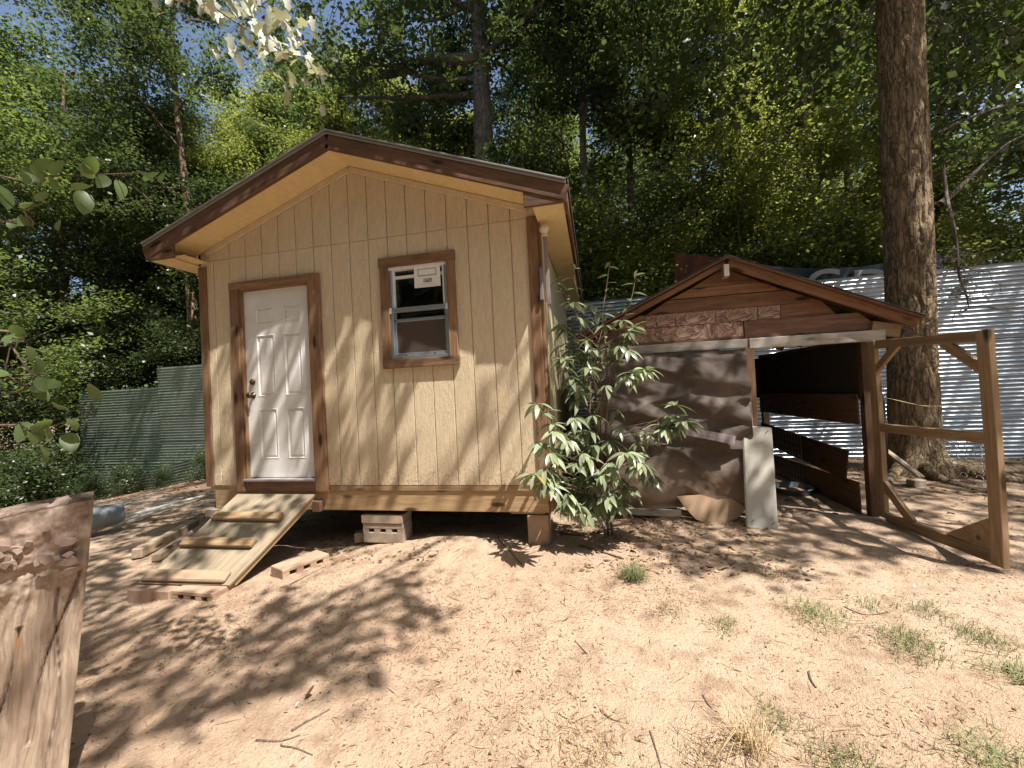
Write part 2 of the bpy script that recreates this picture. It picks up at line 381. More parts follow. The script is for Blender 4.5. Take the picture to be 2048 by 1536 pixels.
def ground_mat():
    m, t, b = newmat('sandy_soil'); tc = N(t, 'ShaderNodeTexCoord'); v = tc.outputs['Object']
    n1 = noise(t, v, .55, 5, .6); n2 = noise(t, v, 6, 6, .65); n3 = noise(t, v, 60, 4, .7); n4 = noise(t, v, 220, 2, .6)
    c = ramp(t, n1, [(.3, (.43, .295, .205)), (.5, (.52, .378, .27)), (.7, (.56, .425, .31))])
    c = mixc(t, c, (.37, .24, .165), ramp(t, n2, [(.47, (0, 0, 0)), (.75, (.65,)*3)]))
    c = mixc(t, c, (.27, .17, .11), ramp(t, n3, [(.55, (0, 0, 0)), (.75, (.75,)*3)]))
    c = mixc(t, c, (.70, .53, .37), ramp(t, n4, [(.58, (0, 0, 0)), (.75, (.5,)*3)]))
    # leaf mould on the woodland floor and behind the coop
    sx = N(t, 'ShaderNodeSeparateXYZ'); t.links.new(v, sx.inputs[0])
    fy = N(t, 'ShaderNodeMapRange', inp={1: .6, 2: 3.6}); t.links.new(sx.outputs[1], fy.inputs[0])
    sm = N(t, 'ShaderNodeMath', operation='ADD', use_clamp=True); nn = N(t, 'ShaderNodeMapRange', inp={1: .3, 2: .7, 3: -.5, 4: .5}); t.links.new(n2, nn.inputs[0])
    t.links.new(fy.outputs[0], sm.inputs[0]); t.links.new(nn.outputs[0], sm.inputs[1])
    mul = N(t, 'ShaderNodeMath', operation='MULTIPLY', use_clamp=True, inp={1: .85}); t.links.new(sm.outputs[0], mul.inputs[0])
    litter = ramp(t, n3, [(.35, (.10, .062, .04)), (.6, (.22, .145, .095)), (.75, (.34, .24, .16))])
    c = mixc(t, c, litter, mul.outputs[0])
    t.links.new(c, b.inputs['Base Color']); b.inputs['Roughness'].default_value = .95; b.inputs['Specular IOR Level'].default_value = .12
    s = N(t, 'ShaderNodeMath', operation='ADD'); k = N(t, 'ShaderNodeMath', operation='MULTIPLY', inp={1: .35})
    t.links.new(n3, s.inputs[0]); t.links.new(n4, k.inputs[0]); t.links.new(k.outputs[0], s.inputs[1])
    bump(t, b, s.outputs[0], 1.0, .022)
    return m
M['ground'] = ground_mat()
def glass_mat():
    m, t, b = newmat('window_glass'); t.nodes.remove(b); out = t.nodes['Material Output']
    tr = N(t, 'ShaderNodeBsdfTransparent'); tr.inputs[0].default_value = (.75, .8, .78, 1)
    gl = N(t, 'ShaderNodeBsdfGlossy', inp={'Roughness': .03}); fr = N(t, 'ShaderNodeFresnel', inp={'IOR': 1.6})
    mx = N(t, 'ShaderNodeMixShader'); t.links.new(fr.outputs[0], mx.inputs[0]); t.links.new(tr.outputs[0], mx.inputs[1]); t.links.new(gl.outputs[0], mx.inputs[2])
    t.links.new(mx.outputs[0], out.inputs[0]); return m
M['glass'] = glass_mat()
def screen_mat():
    m, t, b = newmat('insect_screen'); b.inputs['Base Color'].default_value = (.085, .06, .048, 1); b.inputs['Roughness'].default_value = .6
    out = t.nodes['Material Output']; tr = N(t, 'ShaderNodeBsdfTransparent'); mx = N(t, 'ShaderNodeMixShader', inp={0: .7})
    t.links.new(tr.outputs[0], mx.inputs[1]); t.links.new(b.outputs[0], mx.inputs[2]); t.links.new(mx.outputs[0], out.inputs[0]); return m
M['screen'] = screen_mat()
def plastic_mat():
    m, t, b = newmat('clear_plastic_sheet'); b.inputs['Base Color'].default_value = (.6, .65, .64, 1); b.inputs['Roughness'].default_value = .2
    out = t.nodes['Material Output']; tr = N(t, 'ShaderNodeBsdfTransparent'); mx = N(t, 'ShaderNodeMixShader', inp={0: .16})
    t.links.new(tr.outputs[0], mx.inputs[1]); t.links.new(b.outputs[0], mx.inputs[2]); t.links.new(mx.outputs[0], out.inputs[0]); return m
M['plastic'] = plastic_mat()

# ------------------------------------------------------------------ ground
def axis(lo, hi, dlo, dhi, step):
    fine = list(np.arange(dlo, dhi+1e-6, step)); a = [dlo]; s = step
    while a[-1] > lo: s *= 1.25; a.append(a[-1]-s)
    b = [dhi]; s = step
    while b[-1] < hi: s *= 1.25; b.append(b[-1]+s)
    return np.array(a[:0:-1]+fine+b[1:])
gx = axis(-160, 160, -2.5, 8.5, .022); gy = axis(-40, 200, -3.3, 2.6, .022)
X, Y = np.meshgrid(gx, gy, indexing='ij')
def relief(x, y):
    z = .05*(fbm(x*.8, y*.8, 3, 3)-.45)+.022*(fbm(x*5, y*5, 3, 5)-.45)+.012*(fbm(x*18, y*18, 3, 9)-.45)
    dents = vn2(x*3.1+7, y*3.1, 61); z = z-.022*np.clip(dents-.62, 0, 1)/.38
    # a hollow scraped along the shed's front and small mounds at the piers
    z = z-.05*np.exp(-((x-1.4)/.45)**2-((y+.02)/.28)**2)+.035*np.exp(-((x-2.75)/.6)**2-((y+.05)/.3)**2)
    return z
Z = ground_z(X, Y)+relief(X, Y)
def gz(x, y): return float(ground_z(x, y)+relief(np.array(x, float), np.array(y, float)))
n1, n2 = X.shape; idx = np.arange(n1*n2).reshape(n1, n2)
F = np.stack([idx[:-1, :-1], idx[1:, :-1], idx[1:, 1:], idx[:-1, 1:]], -1).reshape(-1, 4)
g = obj('ground', mesh_np('ground', np.stack([X, Y, Z], -1).reshape(-1, 3), F, True), M['ground']); tag(g, kind='structure')

# ------------------------------------------------------------------ shed
W = 3.66; D = 3.66; SL = .366; APX = W/2
def roof_u(x): return 3.14-SL*abs(x-APX)       # underside of the sloping soffit
shed = thing('shed', 'small tan gabled shed with brown trim, white door and one window, raised on blocks', 'shed', (1.83, 1.83, -.5))
grooves = [0.0]+[1.5888-.2032*k for k in range(7, -1, -1)]+[1.5888+.2032*k for k in range(1, 10)]+[W]
holes = [(.47, 1.34, -1, 2.06), (2.19, 2.81, 1.19, 2.11)]     # door, window openings x0,x1,z0,z1
def board_rects(x0, x1, z0, z1):
    xs = sorted({x0, x1, *[h[i] for h in holes for i in (0, 1) if x0 < h[i] < x1]})
    out = []
    for a, b in zip(xs[:-1], xs[1:]):
        m = (a+b)/2; segs = [(z0, z1)]
        for h in holes:
            if h[0] < m < h[1]:
                ns = []
                for s in segs:
                    if h[3] <= s[0] or h[2] >= s[1]: ns.append(s); continue
                    if s[0] < h[2]: ns.append((s[0], h[2]))
                    if h[3] < s[1]: ns.append((h[3], s[1]))
                segs = ns
        out += [(a, b, *s) for s in segs]
    return out
JZ = 2.397
for a, b in zip(grooves[:-1], grooves[1:]):
    g0, g1 = a+.0035, b-.0035
    for (x0, x1, z0, z1) in board_rects(g0, g1, 0, JZ-.002):
        if x1-x0 < .003: continue
        obj('siding_board', bm_mesh('siding_board', box_bm(x1-x0, .012, z1-z0, .0025 if (x1-x0) > .1 else 0)), M['siding'], shed, Matrix.Translation(((x0+x1)/2, .006, (z0+z1)/2)))
    if min(roof_u(a), roof_u(b)) > JZ+.02:
        poly = [(g0, JZ+.002), (g1, JZ+.002), (g1, roof_u(g1)+.02)]+([(APX, roof_u(APX)+.02)] if a < APX < b else [])+[(g0, roof_u(g0)+.02)]
        prism('gable_board', poly, 0.001, .012, M['siding'], shed)
def wallbox(name, sx, sy, sz, c, mat, par=shed, bev=0):
    bm = box_bm(sx, sy, sz, bev); return obj(name, bm_mesh(name, bm), mat, par, Matrix.Translation(c))
# sheathing behind the grooves (with the openings left out)
bm = bmesh.new()
for (x0, x1, z0, z1) in board_rects(0, W, -.02, 2.42): box_bm(x1-x0, .05, z1-z0, 0, bm, ((x0+x1)/2, .0385, (z0+z1)/2))
vs = [bm.verts.new(p) for p in ((0, .03, 2.42), (W, .03, 2.42), (APX, .03, 3.12), (0, .06, 2.42), (W, .06, 2.42), (APX, .06, 3.12))]
for f in ((0, 1, 2), (5, 4, 3), (0, 3, 4, 1), (1, 4, 5, 2), (2, 5, 3, 0)): bm.faces.new([vs[i] for i in f])
obj('front_wall', bm_mesh('front_wall', bm), M['siding'], shed)
for k in range(18):
    y0 = .0635+.2*k
    wallbox('side_board', .012, .193, 2.36, (W-.004, y0+.1, 1.18), M['sidewall'], bev=.002)
wallbox('side_wall', .045, D-.064, 2.38, (W-.034, D/2+.03, 1.17), M['sidewall'])
wallbox('side_wall', .05, D-.064, 2.38, (.025, D/2+.03, 1.17), M['siding'])
wallbox('rear_wall', W-.12, .05, 2.38, (W/2, D-.03, 1.17), M['siding'])
prism('rear_gable', [(.05, 2.36), (W-.05, 2.36), (W-.05, 2.44), (APX, 3.1), (.05, 2.44)], D-.05, D-.01, M['siding'], shed)
wallbox('floor', W-.1, D-.1, .04, (W/2, D/2, .0), M['innershade'])
wallbox('skid', .09, D-.2, .15, (.3, D/2+.1, -.19), M['rim']); wallbox('skid', .09, D-.2, .15, (W-.2, D/2+.1, -.19), M['rim'])
nb = bmesh.new()
for g_ in grooves[1:-1]:
    for z_ in np.arange(.08, 2.35, .305):
        x_ = g_+random.choice((-.016, .016)); z2 = z_+random.uniform(-.02, .02)
        if any(h[0]-.14 < x_ < h[1]+.14 and h[2]-.1 < z2 < h[3]+.1 for h in holes) or random.random() < .35: continue
        box_bm(.007, .0015, .007, 0, nb, (x_, -.0006, z2))
obj('nail_heads', bm_mesh('nail_heads', nb), simple('nail_head_rust', (.20, .12, .07), .6), shed)['kind'] = 'stuff'
# corner trim
for xc, zt in ((.036, 2.335), (W-.045, 2.40)):
    plank('corner_trim', (xc, -.012, -.01), (xc, -.012, zt), .09, .022, (0, 1, 0), M['trim'], shed)
plank('corner_trim', (W+.014, .055, -.02), (W+.014, .055, 2.35), .1, .022, (1, 0, 0), M['trim'], shed)
# rim board
plank('rim_board', (.06, .034, -.127), (W-.02, .034, -.127), .245, .038, (0, 1, 0), M['rim'], shed)
plank('ledger_strip', (1.46, .007, -.03), (W-.03, .007, -.03), .05, .012, (0, 1, 0), M['rim'], shed, warp=.002)
plank('rim_board', (W-.001, .06, -.127), (W-.001, D, -.127), .245, .038, (1, 0, 0), M['rim'], shed)
plank('rim_board', (.04, .06, -.127), (.04, D, -.127), .245, .038, (1, 0, 0), M['rim'], shed)
# roof
RY0, RY1 = -.335, D+.3
nS = Vector((SL, 0, 1)).normalized()
for s in (-1, 1):
    e = APX+s*2.12
    def pt(x, dz, y): return Vector((x, y, 3.14-SL*abs(x-APX)+dz))
    n = Vector((s*SL, 0, 1)).normalized()
    # sheathing + shingles as courses
    plank('roof_deck', pt(APX, .135, (RY0+RY1)/2), pt(e, .135, (RY0+RY1)/2), RY1-RY0, .02, n, M['shingle'], shed)
    for k in range(9):
        xa = APX+s*(.02+2.10*k/9); xb = APX+s*(.02+2.10*(k+1)/9+.02)
        plank('shingle_course', pt(xa, .158, (RY0+RY1)/2), pt(xb, .164, (RY0+RY1)/2), RY1-RY0+.03, .008, n, M['shingle'], shed, 0)
    plank('drip_edge', pt(APX+s*.0, .147, RY0-.024), pt(e, .147, RY0-.024), .03, .012, n, M['drip'], shed, .002)
    plank('drip_edge', pt(APX+s*.0, .128, RY0-.016), pt(e, .128, RY0-.016), .012, .018, n, M['drip'], shed, .002)
    plank('rake_board', pt(APX+s*.001, .052, RY0+.008), pt(e, .052, RY0+.008), .125, .036, (0, 1, 0), M['rake'], shed)
    # sloped soffit panel under the gable overhang
    plank('soffit_panel', pt(APX, .012, -.152), pt(e-s*.02, .012, -.152), .29, .012, n, M['soffit'], shed, 0)
    plank('frieze_board', pt(APX, -.028, -.012), pt(APX+s*1.75, -.028, -.012), .055, .018, (0, 1, 0), M['siding'], shed)
    # boxed eave
    xw = APX+s*(W/2); xo = APX+s*2.10
    wallbox('eave_soffit', abs(xo-xw)-.02, RY1-RY0-.04, .012, ((xw+xo)/2, (RY0+RY1)/2+.02, 2.355), M['soffit'])
    wallbox('eave_board', abs(xo-xw)-.06, .02, .10, ((xw+xo)/2-s*.02, -.02, 2.415), M['soffit'])
    plank('fascia', (xo+s*.012, RY0+.03, 2.435), (xo+s*.012, RY1, 2.435), .165, .022, (1, 0, 0), M['rake'], shed)
    plank('drip_edge', (xo+s*.035, RY0, 2.52), (xo+s*.035, RY1, 2.52), .03, .01, (1, 0, 0), M['drip'], shed)
    xi = 3.585 if s > 0 else .06
    xi = APX+s*1.77
    prism('eave_return', [(xi, 2.348), (xo, 2.348), (xo, roof_u(xo)+.0), (xi, roof_u(xi)-.002)], RY0-.002, RY0+.026, M['rake'], shed)
    if s < 0: wallbox('return_panel', .22, .25, .012, (.02, -.16, 2.372), M['soffit'])
# door
door = thing('x', '', '') ; bpy.data.objects.remove(door)
def door_mesh(w_, h_, panels, d=.012):
    xs = sorted({0, w_, *[v for p in panels for v in (p[0], p[0]+.028, p[1]-.028, p[1])]})
    zs = sorted({0, h_, *[v for p in panels for v in (p[2], p[2]+.03, p[3]-.03, p[3])]})
    def inset(x, z):
        for p in panels:
            if p[0] <= x <= p[1] and p[2] <= z <= p[3]:
                e = min(x-p[0], p[1]-x, z-p[2], p[3]-z)
                return 1 if e > .02 else 0
        return 0
    bm = bmesh.new(); geo = bmesh.ops.create_grid(bm, x_segments=1, y_segments=1, size=.5); bm.clear()
    def quad(pts): bm.faces.new([bm.verts.new(p) for p in pts])
    # front face minus panels, then each raised panel
    rects = [(0, w_, 0, h_)]
    for p in panels:
        nr = []
        for r in rects:
            if p[1] <= r[0] or p[0] >= r[1] or p[3] <= r[2] or p[2] >= r[3]: nr.append(r); continue
            if r[0] < p[0]: nr.append((r[0], p[0], r[2], r[3]))
            if p[1] < r[1]: nr.append((p[1], r[1], r[2], r[3]))
            a, b = max(r[0], p[0]), min(r[1], p[1])
            if r[2] < p[2]: nr.append((a, b, r[2], p[2]))
            if p[3] < r[3]: nr.append((a, b, p[3], r[3]))
        rects = nr
    for r in rects: quad([(r[0], 0, r[2]), (r[1], 0, r[2]), (r[1], 0, r[3]), (r[0], 0, r[3])])
    for p in panels:
        rings = [(0, 0), (.008, -.004), (.014, d), (.026, d), (.042, .003), (.05, .003)]
        for (i0, y0), (i1, y1) in zip(rings[:-1], rings[1:]):
            A = [(p[0]+i0, y0, p[2]+i0), (p[1]-i0, y0, p[2]+i0), (p[1]-i0, y0, p[3]-i0), (p[0]+i0, y0, p[3]-i0)]
            B = [(p[0]+i1, y1, p[2]+i1), (p[1]-i1, y1, p[2]+i1), (p[1]-i1, y1, p[3]-i1), (p[0]+i1, y1, p[3]-i1)]
            for k in range(4): quad([A[k], A[(k+1) % 4], B[(k+1) % 4], B[k]])
        i, y = rings[-1]; quad([(p[0]+i, y, p[2]+i), (p[1]-i, y, p[2]+i), (p[1]-i, y, p[3]-i), (p[0]+i, y, p[3]-i)])
    quad([(0, .044, 0), (0, .044, h_), (w_, .044, h_), (w_, .044, 0)])
    for a, b in (((0, 0), (w_, 0)), ((w_, 0), (w_, h_)), ((w_, h_), (0, h_)), ((0, h_), (0, 0))):
        quad([(a[0], 0, a[1]), (a[0], .044, a[1]), (b[0], .044, b[1]), (b[0], 0, b[1])])
    bmesh.ops.remove_doubles(bm, verts=bm.verts[:], dist=1e-5); bmesh.ops.recalc_face_normals(bm, faces=bm.faces[:])
    return bm_mesh('door', bm)
dx0, dx1, dz0, dz1 = .512, 1.302, .079, 2.03
dw, dh = dx1-dx0, dz1-dz0
def pz(f): return dh*f
pan = []
for (a, b) in ((.135, .355), (.135+.0+.305+.025, .69)):
    for (c, d_) in ((.10*dh-.005, .365*dh), (.43*dh, .76*dh), (.815*dh, .91*dh)):
        pan.append((a, b if b < .5 else .675, c, d_))
door = obj('door', door_mesh(dw, dh, pan), M['door'], shed, Matrix.Translation((dx0, .022, dz0)))
def lathe(name, prof, mat, parent, Mx, n=20):
    V = []; F = []
    for r, z in prof:
        for k in range(n): V.append((r*math.cos(2*math.pi*k/n), r*math.sin(2*math.pi*k/n), z))
    for i in range(len(prof)-1):
        for k in range(n): F.append((i*n+k, i*n+(k+1) % n, (i+1)*n+(k+1) % n, (i+1)*n+k))
    return obj(name, mesh_py(name, V, F, True), mat, parent, Mx)
toY = Matrix.Rotation(math.radians(90), 4, 'X')   # local +z -> -y
kp = at(501, 791, 1, .0); dp = at(500, 764, 1, .0)
lathe('doorknob', [(0, 0), (.032, 0), (.033, .006), (.014, .012), (.012, .035), (.024, .042), (.03, .055), (.026, .068), (.012, .075), (0, .076)], M['brass'], door, Matrix.Translation((kp.x+.015, .022, kp.z)) @ toY)
lathe('deadbolt', [(0, 0), (.031, 0), (.033, .008), (.027, .02), (.012, .024), (.01, .03), (0, .031)], M['brass'], door, Matrix.Translation((dp.x+.015, .022, dp.z)) @ toY)
plank('strike_plate', (.503, -.012, kp.z-.03), (.503, -.012, kp.z+.03), .03, .004, (1, 0, 0), M['brass'], shed)
# jambs and casing
plank('door_jamb', (.5, .012, -.05), (.5, .012, 2.05), .06, .022, (1, 0, 0), M['trim'], shed)
plank('door_jamb', (1.314, .012, -.05), (1.314, .012, 2.05), .06, .022, (1, 0, 0), M['trim'], shed)
plank('door_jamb', (.49, .012, 2.043), (1.324, .012, 2.043), .06, .022, (0, 0, 1), M['trim'], shed)
plank('door_casing', (.44, -.02, -.055), (.44, -.02, 2.04), .10, .036, (0, 1, 0), M['trim'], shed)
plank('door_casing', (1.39, -.02, -.055), (1.39, -.02, 2.125), .13, .036, (0, 1, 0), M['trim'], shed)
plank('door_casing', (.385, -.022, 2.083), (1.322, -.022, 2.083), .083, .036, (0, 1, 0), M['trim'], shed)
plank('threshold', (.49, -.012, .062), (1.323, -.012, .062), .085, .022, (0, 0, 1), M['bluegrey'], shed)
plank('kick_board', (.494, .0, -.005), (1.32, .0, -.005), .10, .03, (0, 1, 0), M['cedar2'], shed)
# window
win = wallbox('window', .62, .004, .92, (2.5, .058, 1.65), M['glass'], shed)
X0, X1, Z0, Z1 = 2.205, 2.795, 1.205, 2.092
def wbar(name, x0, x1, z0, z1, y0, y1, mat='alu', bev=.002):
    return wallbox(name, x1-x0, y1-y0, z1-z0, ((x0+x1)/2, (y0+y1)/2, (z0+z1)/2), M[mat], win, bev)
wbar('window_frame', X0, X0+.03, Z0, Z1, -.018, .045); wbar('window_frame', X1-.03, X1, Z0, Z1, -.018, .045)
wbar('window_frame', X0, X1, Z1-.028, Z1+.001, -.02, .044, 'white'); wbar('window_frame', X0, X1, Z0-.001, Z0+.03, -.02, .044)
wbar('sash_stile', X0+.03, X0+.048, 1.66, Z1-.028, -.004, .03, 'white'); wbar('sash_stile', X1-.05, X1-.03, 1.66, Z1-.028, -.004, .03, 'white')
wbar('meeting_rail', X0-.008, X1+.006, 1.655, 1.697, -.026, .028); wbar('sash_rail', X0+.04, X1-.04, 1.985, 2.012, .012, .034, 'white')
wbar('sash_rail', X0+.03, X1-.03, 1.563, 1.592, .0, .03); wbar('sash_rail', X0+.03, X1-.03, Z0+.03, Z0+.058, -.002, .03)
wbar('sash_stile', X0+.03, X0+.05, Z0+.03, 1.655, .0, .03); wbar('sash_stile', X1-.045, X1-.03, Z0+.03, 1.655, .0, .03)
wbar('corner_clip', X0-.018, X0+.02, 1.645, 1.70, -.034, -.018, 'white'); wbar('corner_clip', X1-.018, X1+.014, 1.645, 1.70, -.034, -.018, 'white')
wbar('latch', X0+.13, X0+.155, Z0+.03, Z0+.045, -.01, -.002, 'ink'); wbar('latch', X1-.17, X1-.145, Z0+.03, Z0+.045, -.01, -.002, 'ink')
wbar('insect_screen', X0+.05, X1-.045, Z0+.058, 1.563, .012, .014, 'screen', 0)
wbar('pane', X0+.04, X1-.04, 1.69, Z1-.03, .036, .039, 'glass', 0)
for a in ((2.119, 2.205), (2.795, 2.879)):
    plank('window_casing', ((a[0]+a[1])/2, -.02, 1.205), ((a[0]+a[1])/2, -.02, 2.094), a[1]-a[0]-.002, .036, (0, 1, 0), M['trim'], shed)
plank('window_casing', (2.112, -.022, 2.14), (2.884, -.022, 2.14), .09, .036, (0, 1, 0), M['trim'], shed)
plank('window_casing', (2.116, -.022, 1.163), (2.886, -.022, 1.163), .082, .036, (0, 1, 0), M['trim'], shed)
# paper label on the glass
a = at(830, 577, 1, .0); b = at(880, 530, 1, .0); lx0, lx1, lz0, lz1 = a.x, b.x, a.z, b.z
lab = wallbox('paper_label', lx1-lx0, .001, lz1-lz0, ((lx0+lx1)/2, -.007, (lz0+lz1)/2), M['paper'], win)
lw, lh = lx1-lx0, lz1-lz0
def ink(x0, x1, z0, z1, mat='inkgrey', y=-.0085):
    return wallbox('printed_mark', (x1-x0)*lw, .0006, (z1-z0)*lh, (lx0+lw*(x0+x1)/2, y, lz0+lh*(z0+z1)/2), M[mat], win)
ink(.14, .86, .54, .9, 'inkgrey'); ink(.18, .82, .60, .86, 'paper', -.0095); ink(.35, .68, .24, .42, 'ink'); ink(.25, .78, .15, .17); ink(.12, .9, .07, .08)
tcv = bpy.data.curves.new('printed_text', 'FONT'); tcv.body = 'BPIG'; tcv.size = .042; tcv.align_x = 'CENTER'; tcv.align_y = 'CENTER'
to = bpy.data.objects.new('tmp', tcv); COL.objects.link(to); dg = bpy.context.evaluated_depsgraph_get(); tm = bpy.data.meshes.new_from_object(to.evaluated_get(dg)); bpy.data.objects.remove(to)
obj('printed_text', tm, M['paper'], win, Matrix.Translation((lx0+lw*.515, -.0097, lz0+lh*.33)) @ Matrix.Rotation(math.pi/2, 4, 'X'))

# flag pole remnant on the corner
fp = thing('flagpole_bracket', 'weathered wooden post with cream ball finial fixed high on the shed corner', 'post', (W+.07, .0, 1.9))
pa = at(1088, 462, 1, -.02); pb = at(1098, 610, 1, -.02)
plank('post', pb, at(1090, 470, 1, -.02), .035, .035, (0, 1, 0), M['bluegrey'], fp)
plank('bracket', at(1084, 600, 1, -.04), at(1082, 535, 1, -.04), .03, .03, (0, 1, 0), M['bluegrey'], fp)
lathe('finial', [(0, 0), (.03, 0), (.03, .012), (.022, .02), (.026, .03), (.042, .055), (.044, .075), (.03, .1), (.012, .112), (0, .114)], M['bulb'], fp, Matrix.Translation(at(1089, 474, 1, -.02)), 16)

# ------------------------------------------------------------------ blocks
def block(name, label, size, loc, rz=0, holes=True, mat='concrete', tilt=(0, 0), group=None, cat='concrete block', face='y'):
    L, Dp, H = size; bm = bmesh.new()
    if holes:
        zc = H*.13; hh = min(.034, H*.3); hw = .062
        box_bm(L, Dp, H/2-hh/2-zc, .006, bm, (0, 0, H-(H/2-hh/2-zc)/2)); box_bm(L, Dp, H/2-hh/2+zc, .006, bm, (0, 0, (H/2-hh/2+zc)/2))
        xs = [-L/2, -L*.36, -L*.36+hw, -hw/2, hw/2, L*.36-hw, L*.36, L/2]
        for i in (0, 2, 4, 6): box_bm(xs[i+1]-xs[i], Dp-.004, hh+.004, 0, bm, ((xs[i]+xs[i+1])/2, 0, H/2+zc))
        box_bm(L-.01, Dp*.4, hh, 0, bm, (0, Dp*.15, H/2+zc))
    else: box_bm(L, Dp, H, .007, bm, (0, 0, H/2))
    Mx = Matrix.Translation(loc) @ Matrix.Rotation(rz, 4, 'Z') @ Matrix.Rotation(tilt[0], 4, 'X') @ Matrix.Rotation(tilt[1], 4, 'Y')
    o = obj(name, bm_mesh(name, bm), M[mat], None, Mx); return tag(o, label, cat, group)
block('concrete_block', 'three-holed concrete block under the middle of the shed front', (.43, .2, .19), (1.99, .14, -.575), 0, True, group='blocks holding up the shed')
block('concrete_block', 'solid cap block directly under the middle of the shed front beam', (.44, .21, .085), (1.985, .135, -.384), 0, False, group='blocks holding up the shed')
block('concrete_block', 'tall orange-brown block under the right front corner of the shed', (.19, .2, .29), (3.53, .12, -.565), 0, False, 'concrete2', group='blocks holding up the shed')
block('wood_shim', 'pale flat shim wedged between the corner block and the shed beam', (.32, .18, .018), (3.44, .13, -.272), 0, False, 'timber', cat='shim')
block('concrete_block', 'pale cap block sticking out under the left front corner of the shed', (.30, .22, .085), (.09, .1, -.338), 0, False, 'concrete', group='blocks holding up the shed')
block('concrete_block', 'shaded block beneath the cap block at the left shed corner', (.26, .2, .42), (.12, .16, -.76), 0, False, 'concrete', group='blocks holding up the shed')
block('concrete_block', 'broken corner of grey block lying left of the middle shed pier', (.16, .12, .10), (1.68, .2, -.62), .3, False, 'concrete')
block('concrete_block', 'dirt-caked three-holed block under the foot of the ramp', (.42, .2, .14), (.86, -.83, -.765), -.03, True, 'concrete2')
block('concrete_block', 'dusty plain block under the left foot of the ramp', (.42, .2, .14), (.41, -.83, -.775), .02, False, 'concrete2')
block('concrete_block', 'half-buried three-holed block lying on the soil right of the ramp', (.42, .2, .13), (1.44, -.42, -.69), math.radians(68), True, 'concrete2', (0, .03))
# ------------------------------------------------------------------ ramp
rp = thing('ramp', 'plywood ramp with wooden cleats leading up to the shed door', 'ramp', (.75, -.45, -.5))
TL, TR_ = Vector((.405, -.045, -.078)), Vector((1.315, -.045, -.078)); BL, BR = Vector((.215, -.86, -.618)), Vector((1.09, -.815, -.615))
up = (TR_-TL).cross(BL-TL); up = up if up.z > 0 else -up; up.normalize()
top = [TL, TR_, BR, BL]; bm = bmesh.new()
rows = []
for i in range(9):
    t_ = i/8; rows.append([bm.verts.new(TL.lerp(BL, t_)+(TR_-TL).lerp(BR-BL, t_)*(j/6)+up*(-.008*math.sin(t_*3.1))) for j in range(7)])
for i in range(8):
    for j in range(6): bm.faces.new((rows[i][j], rows[i+1][j], rows[i+1][j+1], rows[i][j+1]))
r = bmesh.ops.extrude_face_region(bm, geom=bm.faces[:])
for v in r['geom']:
    if isinstance(v, bmesh.types.BMVert): v.co -= up*.018
bmesh.ops.recalc_face_normals(bm, faces=bm.faces[:])
Mr = frame_matrix(TL.lerp(TR_, .5), BL.lerp(BR, .5), up)
for v in bm.verts: v.co = Mr.inverted() @ v.co
obj('deck', bm_mesh('deck', bm), M['ramp'], rp, Mr)
def on_ramp(u, v_, h=0): return TL.lerp(TR_, u).lerp(BL.lerp(BR, u), v_)+up*h
for v_, wd, mt, ua, ub in ((.30, .085, 'rim', .04, .88), (.60, .085, 'rim', .02, .86), (.935, .10, 'rampdirt', .02, .93)):
    plank('cleat', on_ramp(ua, v_, .02), on_ramp(ub, v_, .02), wd, .038, up, M[mt], rp, .006 if wd < .1 else .014)
plank('side_rail', on_ramp(.97, .02, -.05), on_ramp(.97, .96, -.045), .06, .03, (1, 0, 0), M['rim'], rp)
plank('support_block', (1.33, -.03, -.15), (1.33, -.03, -.25), .05, .09, (1, 0, 0), M['cedar2'], rp)
# timbers beside the ramp
for (pa_, pb_, lab, wd) in (
    (at(272, 1108, 2, -.69), at(392, 1046, 2, -.67), 'squared weathered timber, leftmost of the three beside the ramp', .105),
    (at(312, 1116, 2, -.70), at(425, 1044, 2, -.68), 'rotten-ended timber, middle one of the three beside the ramp', .085),
    (at(343, 1118, 2, -.70), at(430, 1062, 2, -.68), 'pale yellowish timber tucked closest under the ramp edge', .085)):
    d_ = Vector(pb_)-Vector(pa_)
    o = plank('timber', pa_, pb_, wd, wd, (0, 0, 1), M['timber'], None, .01, warp=.004); tag(o, lab, 'timber', 'timbers beside the ramp')

# ------------------------------------------------------------------ coop
CY = .9
coop = thing('chicken_coop', 'low wooden coop with orange-brown gable, open doorway and brown cloth front', 'coop', (5.4, 2.1, -.53))
AX, AZ = 5.45, 2.07; CS = .46
def cz(x): return AZ-CS*abs(x-AX)
def gable(name, z0, z1, mat, x0=None, x1=None, y=CY, th=.02, dx=.06):
    """board between two heights, clipped to the roof line"""
    lo = x0 if x0 is not None else -9; hi = x1 if x1 is not None else 99
    L0 = max(lo, AX-(AZ-.07-z0)/CS+dx); R0 = min(hi, AX+(AZ-.07-z0)/CS-dx)
    L1 = max(lo, AX-(AZ-.07-z1)/CS+dx); R1 = min(hi, AX+(AZ-.07-z1)/CS-dx)
    poly = [(L0, z0), (R0, z0), (R1, z1), (L1, z1)]
    if R1-L1 < .02: poly = [(L0, z0), (R0, z0), (AX, z1)]
    prism(name, poly, y, y+th, M[mat], coop, .002)
gable('gable_board', 1.262, 1.288, 'cedar2', 4.15, 5.62)
gable('osb_panel', 1.29, 1.437, 'osb', 4.5, 5.60); gable('gable_board', 1.29, 1.44, 'cedar2', 3.9, 4.497, CY+.004)
gable('gable_board', 1.265, 1.44, 'cedar2', 5.605, 6.80, CY-.012)
xs = [at(q, 640, 1, CY).x for q in (1290, 1312, 1351, 1432, 1516, 1562)]
gable('gable_board', 1.44, 1.58, 'cedar', None, xs[0]-.002)
